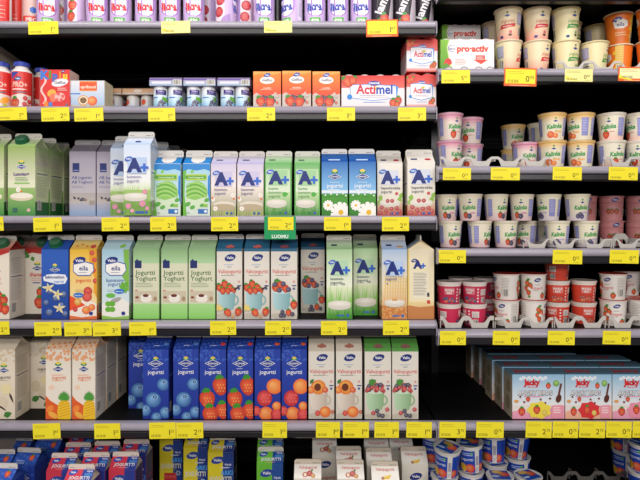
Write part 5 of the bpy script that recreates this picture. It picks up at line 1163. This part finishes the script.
# top shelf
me = BX_PROA
place_pack(me, 440.5, 494, .022, Z1, 140, 82, 80, 4, 'green and white cholesterol-lowering bottle pack with red arrow', 'green and white packs')
place_pack(me, 442, 480, .155, Z1, 140, 82, 80, 4, 'shaded green and white pack behind the front one, lower', 'green and white packs')
place_pack(me, 442, 480.5, .155, Z1 + .0872, 140, 82, 80, 4, 'shaded green and white pack showing over the front one', 'green and white packs')
gc = 'cups on the top right shelf'
stack(508, .066, Z1, [('big_red', 66, 'cream cup turned sideways in the bottom layer, nearest the green pack'), ('big_red', -14, 'cream cup with red ribbon on top, nearest the green pack')], gc)
stack(536.5, .066, Z1, [('big_red', 44, 'cream cup with red ribbon in the bottom layer, second from the pack'), ('big_red', 16, 'cream cup with red ribbon on top, its foil lid lifted')], gc)
stack(565.5, .066, Z1, [('big_green', 34, 'cream cup with green ribbon in the white tray'), ('big_green', 30, 'cream cup with green ribbon on the top layer')], gc)
stack(594, .074, Z1, [('big_green', 62, 'single pale cup in the white tray, nothing stacked on it')], gc)
stack(618.5, .099, Z1, [('orange', 105, 'yellow-sided fruit cup under the orange cup'), ('orange', 0, 'bright orange cup with white oval, on top')], gc)
stack(651, .060, Z1, [('orange', -20, 'orange and red cup in the bottom layer at the right edge'), ('orange', 80, 'yellow-sided cup on top at the right edge')], gc)
stack(494, .165, Z1, [('big_red', 100, 'shaded cream cup deep behind the green pack, lower'), ('big_red', 60, 'shaded cream cup deep behind the green pack, upper')], gc)
stack(597, .185, Z1, [('big_green', 80, 'shaded pale cup deep behind the single cup, lower'), ('big_green', 60, 'shaded pale cup showing over the single pale cup')], gc)
stack(568, .165, Z1, [('big_green', 80, 'shaded cup deep behind the green ribbon cups, lower'), ('big_green', 60, 'shaded cup deep behind the green ribbon cups, upper')], gc)
tray(549, 611, (565.5, 595), Z1, 'white scalloped tray under the green ribbon cups', hi=.026, lo=.010)
tray(612, 668, (621, 651), Z1, 'white scalloped tray under the orange cups', hi=.026, lo=.010)
# second shelf
gc = 'fruit cups on the second right shelf'
stack(449.5, .067, Z2, [('kal_pink', 38, 'pink strawberry cup in the tray, leftmost of the lower layer'), ('kal_pink', 26, 'pink strawberry cup on top, leftmost')], gc)
stack(470, .128, Z2, [('kal_pink', -14, 'pink strawberry cup further back in the lower layer, beside the leftmost'), ('kal_pink', -20, 'pink strawberry cup further back in the upper layer')], gc)
stack(525, .098, Z2, [('kal_pink', 18, 'single pink cup in the tray left of the peach cups')], gc)
stack(552, .067, Z2, [('kal_peach', -4, 'peach cup in the lower layer, left of the pair'), ('kal_peach', 4, 'peach cup on the upper layer, left of the pair')], gc)
stack(580.3, .067, Z2, [('kal_peach', -22, 'peach cup in the lower layer, right of the pair'), ('kal_peach', -48, 'peach cup on the upper layer turned to small print')], gc)
stack(611, .067, Z2, [('kal_straw', 22, 'cream strawberry cup in the tray, lower layer'), ('kal_straw', -22, 'cream strawberry cup on the upper layer')], gc)
stack(639.3, .067, Z2, [('kal_straw', -20, 'cream strawberry cup cut by the right edge, lower layer'), ('kal_straw', -62, 'cream strawberry cup cut by the right edge, upper layer')], gc)
stack(513, .235, Z2, [('kal_peach', 20, 'shaded cup deep behind the single pink one, lower left'), ('kal_peach', 20, 'shaded cup deep behind the single pink one, upper left')], gc)
stack(540, .21, Z2, [('kal_blue', 40, 'shaded cup deep behind the peach cups, lower'), ('kal_blue', 30, 'shaded cup deep left of the upper peach cup')], gc)
tray(436.5, 543.5, (449.5, 476, 503, 528), Z2, 'white tray of pink cups with empty hollows', hi=.027, lo=.015)
tray(594.5, 655, (611, 639.3), Z2, 'white tray under the cream strawberry cups', hi=.027, lo=.012)
# third shelf
gc = 'berry cups on the third right shelf'; S3 = (.905, .905, .972)
h3 = CUP['kal_dark']['h']*.972
for key, x, Y, lay, rot, lb in (
    ('kal_dark', 450, .066, 0, 20, 'cream berry cup with a purple spot on its lid, lower left'),
    ('kal_dark', 479.5, .066, 0, 52, 'cream cup turned to small print, second in the lower layer'),
    ('kal_dark', 505.5, .066, 0, 24, 'cream berry cup in the lower layer, third from the left'),
    ('kal_dark', 525, .120, 0, -24, 'cream berry cup set back in the lower layer behind the tray end'),
    ('kal_blue', 541, .178, 0, 40, 'shaded cream cup deep in the lower layer behind the blueberry cups'),
    ('kal_blue', 557, .066, 0, -2, 'cream blueberry cup in the grey tray, left one'),
    ('kal_blue', 586, .066, 0, 18, 'cream blueberry cup in the grey tray beside the tall pink cups'),
    ('kal_dark', 446.5, .085, 1, 6, 'cream berry cup on the upper layer, leftmost'),
    ('kal_dark', 470, .062, 1, -12, 'cream berry cup on the upper layer, second from the left'),
    ('kal_dark', 496, .070, 1, 36, 'cream berry cup on the upper layer, third from the left'),
    ('kal_dark', 521.5, .075, 1, -14, 'cream berry cup on the upper layer, fourth from the left'),
    ('kal_blue', 548.5, .075, 1, -50, 'cream cup on the upper layer with a blue flash on its rim'),
    ('kal_blue', 577, .066, 1, 14, 'cream blueberry cup on the upper layer, rightmost')):
    place_cup(key, x, Y, Z3 + lay*h3, rot, lb, gc, scale=S3)
gp3 = 'tall pink cups deep on the third shelf'
for x, lbs in ((584.5, ('shaded pink cup behind the blueberry cups, lower', 'shaded pink cup peeping out behind the upper blueberry cup')), (611, ('dusky pink cup in the lower layer, middle of three', 'dusky pink cup with a dark badge, middle of three')), (638, ('dusky pink cup in the lower layer at the right edge', 'dusky pink cup on top at the right edge'))):
    stack(x, .165, Z3, [('pink_tall', 10, lbs[0]), ('pink_tall', 4, lbs[1])], gp3)
tray(517, 603, (530, 557, 586), Z3, 'pale grey tray under the blueberry cups', M_TRAY, hi=.024, lo=.010)
tray(604.5, 660, (618, 646), Z3, 'empty pale grey tray in front of the tall pink cups', M_TRAY, hi=.024, lo=.010)
tray(592, 668, (598, 625, 652), Z3, 'empty grey tray set back before the tall pink cups', M_TRAY, Y0=.095, Yd=.03, hi=.036, lo=.02)
# fourth shelf
gc = 'small berry cups on the fourth right shelf'
stack(449, .066, Z4, [('berry_pink', 75, 'pink berry cup in the tray, lower leftmost'), ('berry_pink', 0, 'pink berry cup on top, leftmost')], gc)
stack(474.3, .066, Z4, [('berry_pink', -70, 'pink berry cup in the tray, lower second from the left'), ('berry_pink', -26, 'pink berry cup on top, second from the left')], gc)
for x, lb in ((460, ('shaded pink cup behind the pink pair, lower left', 'shaded pink cup behind the pink pair, upper left')), (485, ('shaded pink cup behind the pink pair, lower right', 'shaded pink cup behind the pink pair, upper right'))):
    stack(x, .16, Z4, [('berry_pink', 30, lb[0]), ('berry_pink', 50, lb[1])], gc)
gw4 = 'white strawberry cups on the fourth right shelf'
stack(506.3, .068, Z4, [('white_berry', -36, 'white strawberry cup in the tray under the small-print cup'), ('white_berry', -80, 'white cup on top turned to small print, red lid edge')], gw4)
stack(533, .068, Z4, [('white_berry', 58, 'white strawberry cup in the tray with lid flap hanging'), ('white_berry', 6, 'white strawberry cup on top facing forward')], gw4)
stack(557, .093, Z4, [('berry_red', -30, 'red berry cup in the tray, under a stack of two'), ('berry_red', 0, 'red berry cup on the middle layer under a single cup'), ('berry_red', 80, 'single red berry cup on the third layer below the shelf')], gc)
stack(583.5, .093, Z4, [('berry_red', 20, 'red berry cup in the tray, right of the pair'), ('berry_red', 10, 'red berry cup on top, right of the pair')], gc)
stack(613, .068, Z4, [('white_berry', 0, 'white strawberry cup in the lower layer right of the red cups'), ('white_berry', -42, 'white strawberry cup on top right of the red cups')], gw4)
stack(641, .070, Z4, [('white_berry', 84, 'white cup turned to small print at the right edge')], gw4)
stack(627, .150, Z4, [('white_berry', 10, 'shaded white cup behind the right-hand pair, lower'), ('white_berry', -10, 'shaded white strawberry cup leaning out behind the right pair')], gw4)
stack(655, .160, Z4, [('white_berry', 60, 'shaded white cup at the right edge, lower'), ('white_berry', 80, 'shaded white cup at the right edge, upper')], gw4)
tray(436.5, 488.5, (449, 474.5), Z4, 'white tray under the pink berry cups', hi=.031, lo=.013)
tray(489.5, 546, (507, 532.4), Z4, 'white tray under the left white strawberry cups', hi=.027, lo=.013)
tray(547.2, 597, (557.5, 584), Z4, 'white tray under the red berry cups', hi=.031, lo=.013)
tray(600, 657, (613, 641), Z4, 'white tray under the right white strawberry cups', hi=.031, lo=.013)
# children's boxes
gk = 'blue boxes of children\'s yogurt'
B5 = ((512.3, 564.3, .0215, 0, 'blue box with a yellow splash, front left'), (565.2, 611.6, .0215, 1, 'blue box with a red splash, front middle'), (612.4, 663, .0215, 2, 'blue box with a pink splash at the right edge'))
for i, (x0, x1, Y, v, lb) in enumerate(B5): place_box(BX_JACK[v], x0, x1, Y, ZE, 133, 'yogurt_box', lb, 'carton box', gk)
for d, (Y, x0) in enumerate(((.092, 511.5), (.165, 510), (.238, 514.5), (.311, 513), (.384, 511))):
    k = (CD+.0215)/(CD+Y); w = 50.5
    for j in range(3 if d < 2 else 2 if d == 2 else 1):
        a = 320 + (x0 + j*(w+.9) - 320)*k; b = 320 + (x0 + j*(w+.9) + w - 320)*k
        dep = ('second', 'third', 'fourth', 'fifth', 'sixth')[d]; col = ('left column', 'middle column', 'right column')[j]
        place_box(BX_JACK[(d+j) % 3], a, b, Y, ZE, 133, 'yogurt_box', 'blue box standing %s from the front, %s' % (dep, col), 'carton box', gk)
# blue tubs at the bottom right
gt = 'blue and white tubs on the bottom deck'
T = CUP['tub']['h']
for x, Y, lay, rot, tilt, lb in (
    (444.5, .056, 0, 20, None, 'blue tub in the lower layer under the leftmost tilted one'),
    (470.5, .086, 0, -30, None, 'blue tub in the lower layer, second from the left'),
    (500, .056, 0, 10, None, 'blue-lidded tub with nothing on it, nearest, left one'),
    (528, .056, 0, 40, None, 'blue-lidded tub with nothing on it, nearest, right one'),
    (494.5, .136, 0, 30, None, 'tub in the lower layer behind the left bare lid'),
    (517.5, .172, 0, 0, None, 'tub in the lower layer behind the right bare lid'),
    (434, .150, 0, 160, None, 'shaded tub behind the leftmost stack, lower'),
    (446.5, .059, 1, -30, (5, 5), 'tilted tub on top with barcode strip, leftmost'),
    (471.2, .088, 1, -10, (4, -3), 'tub on top with red fruit in front, second from the left'),
    (493.5, .140, 1, -38, (-3, -3), 'tub on top, third from the left, yellow fruit and white strip'),
    (516, .172, 1, -24, (3, 6), 'tub on top leaning right, last of its cluster'),
    (434, .150, 1, 160, None, 'shaded tub behind the leftmost stack, upper'),
    (624.5, .22, 0, 150, None, 'shaded tub deep at the right, lower one'),
    (622, .22, 1, 150, None, 'shaded grey tub deep at the right, upper one'),
    (642, .085, 0, 20, None, 'blue tub at the right edge, lower one'),
    (642.5, .088, 1, -36, None, 'blue tub at the right edge, upper one')):
    dz = 0 if not tilt else .036*.8*math.sin(math.radians(math.hypot(*tilt)))
    place_cup('tub', x, Y, ZG + lay*(T) + dz, rot, lb, gt, 'yogurt_tub', 'tub', tilt=tilt)
for x0, x1, dips, Y, lb in ((541, 618, (552, 578, 604), .17, 'empty grey pulp tray on the dark bottom deck'),):
    tray(x0, x1, dips, ZG, lb, M_TRAYG, Y0=Y, Yd=.022, hi=.029, lo=.014)

# ================================================================ price tags
for t in (
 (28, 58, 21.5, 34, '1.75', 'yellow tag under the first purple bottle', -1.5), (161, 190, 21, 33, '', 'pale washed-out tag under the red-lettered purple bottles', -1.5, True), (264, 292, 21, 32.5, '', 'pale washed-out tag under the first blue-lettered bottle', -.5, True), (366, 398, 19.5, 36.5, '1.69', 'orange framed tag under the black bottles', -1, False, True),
 (-3, 26.5, 107.5, 120, '1.95', 'yellow tag under the capped red bottles, at the left edge', -1.5), (41, 69, 107.5, 121, '2.05', 'yellow tag under the red swirl box', -1.5), (74, 103, 108, 121, '1.47', 'yellow tag under the apricot box', -1.5), (148, 175, 108, 121, '1.29', 'yellow tag under the leftmost purple pack', -1), (247, 275, 107.5, 120.5, '2.49', 'yellow tag under the left orange box', -.5), (327, 355, 107.5, 120.5, '3.15', 'yellow tag under the right orange box and large strawberry pack', -.3), (398, 426, 107.5, 120.5, '3.19', 'yellow tag under the small stacked strawberry packs', -.5),
 (-18, 3, 217, 231, '1.75', 'yellow tag cut by the left edge below the green cartons', -2), (33, 61.5, 217.5, 231.5, '1.75', 'yellow tag right of the green screw-cap carton', -1.5), (101.5, 129, 217.5, 231, '2.29', 'yellow tag under the pink flower cartons', -1), (150, 176, 217, 231, '2.05', 'yellow tag under the left leaf carton', -1), (211, 238, 217, 231, '2.39', 'yellow tag under the left daisy lavender carton', -.5), (324, 351, 217, 230.5, '1.95', 'yellow tag under the left blue daisy carton', -.3), (382, 409, 217, 231, '2.39', 'yellow tag under the cherry cartons', -.3),
 (-17, 9, 321.5, 335, '2.29', 'yellow tag cut by the left edge below the red-topped carton', -1.5), (34, 61, 322, 336, '2.09', 'yellow tag under the dark blue vanilla flower carton', -1.5), (64, 91.5, 322, 336, '3.05', 'yellow tag under the yellow peach carton', -1.5), (92.5, 120.5, 322, 336, '3.25', 'yellow tag under the clover carton', -1.5), (129, 156, 322, 335.5, '1.69', 'yellow tag under the left mint carton', -1), (210, 236, 321, 335, '2.29', 'yellow tag under the first strawberry mug carton', -.5), (265, 291, 321, 335, '2.29', 'yellow tag under the mixed berry mug carton', -.5), (321, 347, 321, 335, '2.29', 'yellow tag under the grass carton', -.3), (383, 409, 320.5, 335, '2.59', 'yellow tag under the grain cartons', -.5),
 (32.5, 60, 423.5, 439, '1.65', 'yellow tag under the left pineapple carton', -1.8), (94, 120, 423.5, 439, '1.25', 'yellow tag over the red bottom cartons', -1), (149, 175.5, 422.5, 439, '1.25', 'yellow tag under the front blueberry carton', -1), (176, 203, 422.5, 438.5, '2.25', 'yellow tag beside another, under the second blueberry carton', -.8), (262.5, 287, 422, 438, '1.25', 'yellow tag under the left peach carton', .5), (316, 340, 422, 438, '1.69', 'yellow tag under the left apricot mug carton', .5), (343, 369, 422, 438, '1.49', 'yellow tag under the right apricot mug carton', .3), (374.5, 399, 422, 438, '1.69', 'yellow tag under the green-topped mug cartons', .3), (406.5, 432, 422, 438, '1.49', 'yellow tag last on the left bay, over the banana carton', 1.0),
 (439.5, 466, 422, 438, '3.75', 'yellow tag first on the right bay, over the leftmost tub', 1.0), (476.5, 504, 422, 438, '0.75', 'yellow tag over the third tub from the left', 1.0), (526, 552, 421.5, 438, '2.75', 'yellow tag first of the close row under the children\'s boxes', 1.2), (553, 578.5, 421.5, 438, '0.75', 'yellow tag second of the close row under the children\'s boxes', 1.2), (579.5, 605.5, 421.5, 438, '2.75', 'yellow tag third of the close row under the children\'s boxes', 1.2), (606.5, 632, 421.5, 438, '0.75', 'yellow tag fourth of the close row under the children\'s boxes', 1.2), (633, 659, 421.5, 438, '0.69', 'yellow tag cut by the right edge under the children\'s boxes', 1.2),
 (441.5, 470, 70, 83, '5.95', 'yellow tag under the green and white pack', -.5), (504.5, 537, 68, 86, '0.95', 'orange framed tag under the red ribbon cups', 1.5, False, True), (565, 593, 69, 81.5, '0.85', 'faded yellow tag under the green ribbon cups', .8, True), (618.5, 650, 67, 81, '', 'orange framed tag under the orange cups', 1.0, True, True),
 (443, 471, 168, 180, '0.55', 'yellow tag under the leftmost pink cups', .3), (491, 520, 167.5, 180, '0.55', 'yellow tag under the empty tray hollows', .8), (553, 582, 167, 180, '0.55', 'yellow tag under the peach cups', 1), (609, 638, 167, 180, '0.55', 'yellow tag under the cream strawberry cups', 1),
 (438.5, 466, 250, 263, '0.55', 'yellow tag under the leftmost cream berry cups', .3), (553, 582.5, 250, 264, '0.55', 'yellow tag under the blueberry cups', 1), (610, 639, 250, 263.5, '0.79', 'yellow tag under the tall pink cups', 1),
 (440, 466, 331, 345, '0.55', 'yellow tag under the pink berry cups', .5), (493, 520, 331, 345, '0.59', 'yellow tag under the left white strawberry cups', .8), (548, 575, 331, 345, '0.75', 'yellow tag under the red berry cups', 1), (603, 631, 331, 344.5, '0.59', 'yellow tag under the right white strawberry cups', 1)):
    price_tag(*t)
# green sign with its own yellow card
Y = -.0126; w = 31.5*(CD+Y)/FPX; h = 23*(CD+Y)/FPX; mb = MB(); mb.box(-w/2, 0, -h, w/2, .0008, 0, C('1f9a5c'))
a = Art(w*1000, h*1000); a.text('LUOMU', a.W/2, 3, 8.5, C('e8f0e8'), bold=.035, maxw=a.W*.72); mb.flat(a, lambda u, v, o: (u-w/2, -o, v-h), .0001)
o = put('organic_sign', mb.mesh('organic_sign', M_TAG), None, (PX(280, Y), Y, PZ(216.3, Y))); o.rotation_euler = (math.radians(2), 0, 0); tag(o, 'green sign reading LUOMU hanging on the shelf edge', 'sign')
price_tag(268, 293.5, 217, 230, '2.69', 'yellow tag set on the green sign', 0, dY=-.0136)

# ================================================================ light and camera
w = bpy.data.worlds.new('store'); SC.world = w; w.use_nodes = True
w.node_tree.nodes['Background'].inputs[0].default_value = (1.0, .95, .97, 1); w.node_tree.nodes['Background'].inputs[1].default_value = .26
def area(name, loc, aim, sx, sy, e, col):
    l = bpy.data.lights.new(name, 'AREA'); l.shape = 'RECTANGLE'; l.size = sx; l.size_y = sy; l.energy = e; l.color = col
    o = bpy.data.objects.new(name, l); COL.objects.link(o); o.location = loc
    o.rotation_euler = (Vector(aim) - Vector(loc)).to_track_quat('-Z', 'Y').to_euler(); return o
area('ceiling_lamp', (0, -3.0, 2.9), (0, 0, 1.0), 4.5, .6, 50, (1, .95, .9))
area('ceiling_lamp', (0, -1.0, 2.9), (0, 0, 1.0), 4.0, .4, 17, (1, .95, .9))
area('added_low_fill', (0, -3.0, 1.9), (0, 0, .8), 4.0, .3, 48, (1, .96, .94))  # added low front light to brighten the bottom deck, no actual fitting
area('canopy_lamp', (0, -.42, 2.15), (0, .05, 1.2), 2.2, .12, 6.5, (1, .97, .98))
cam = bpy.data.cameras.new('camera'); co = bpy.data.objects.new('camera', cam); COL.objects.link(co)
co.location = (0, -CD, CZ); co.rotation_euler = (PI/2, 0, 0)
cam.sensor_width = 36; cam.lens = 36*FPX/640; cam.shift_y = -(240-HOR)/640; cam.clip_start = .01
SC.camera = co
vs = SC.view_settings; vs.view_transform = 'Standard'; vs.look = 'None'; vs.gamma = 1; vs.use_curve_mapping = False; vs.exposure = -0.18
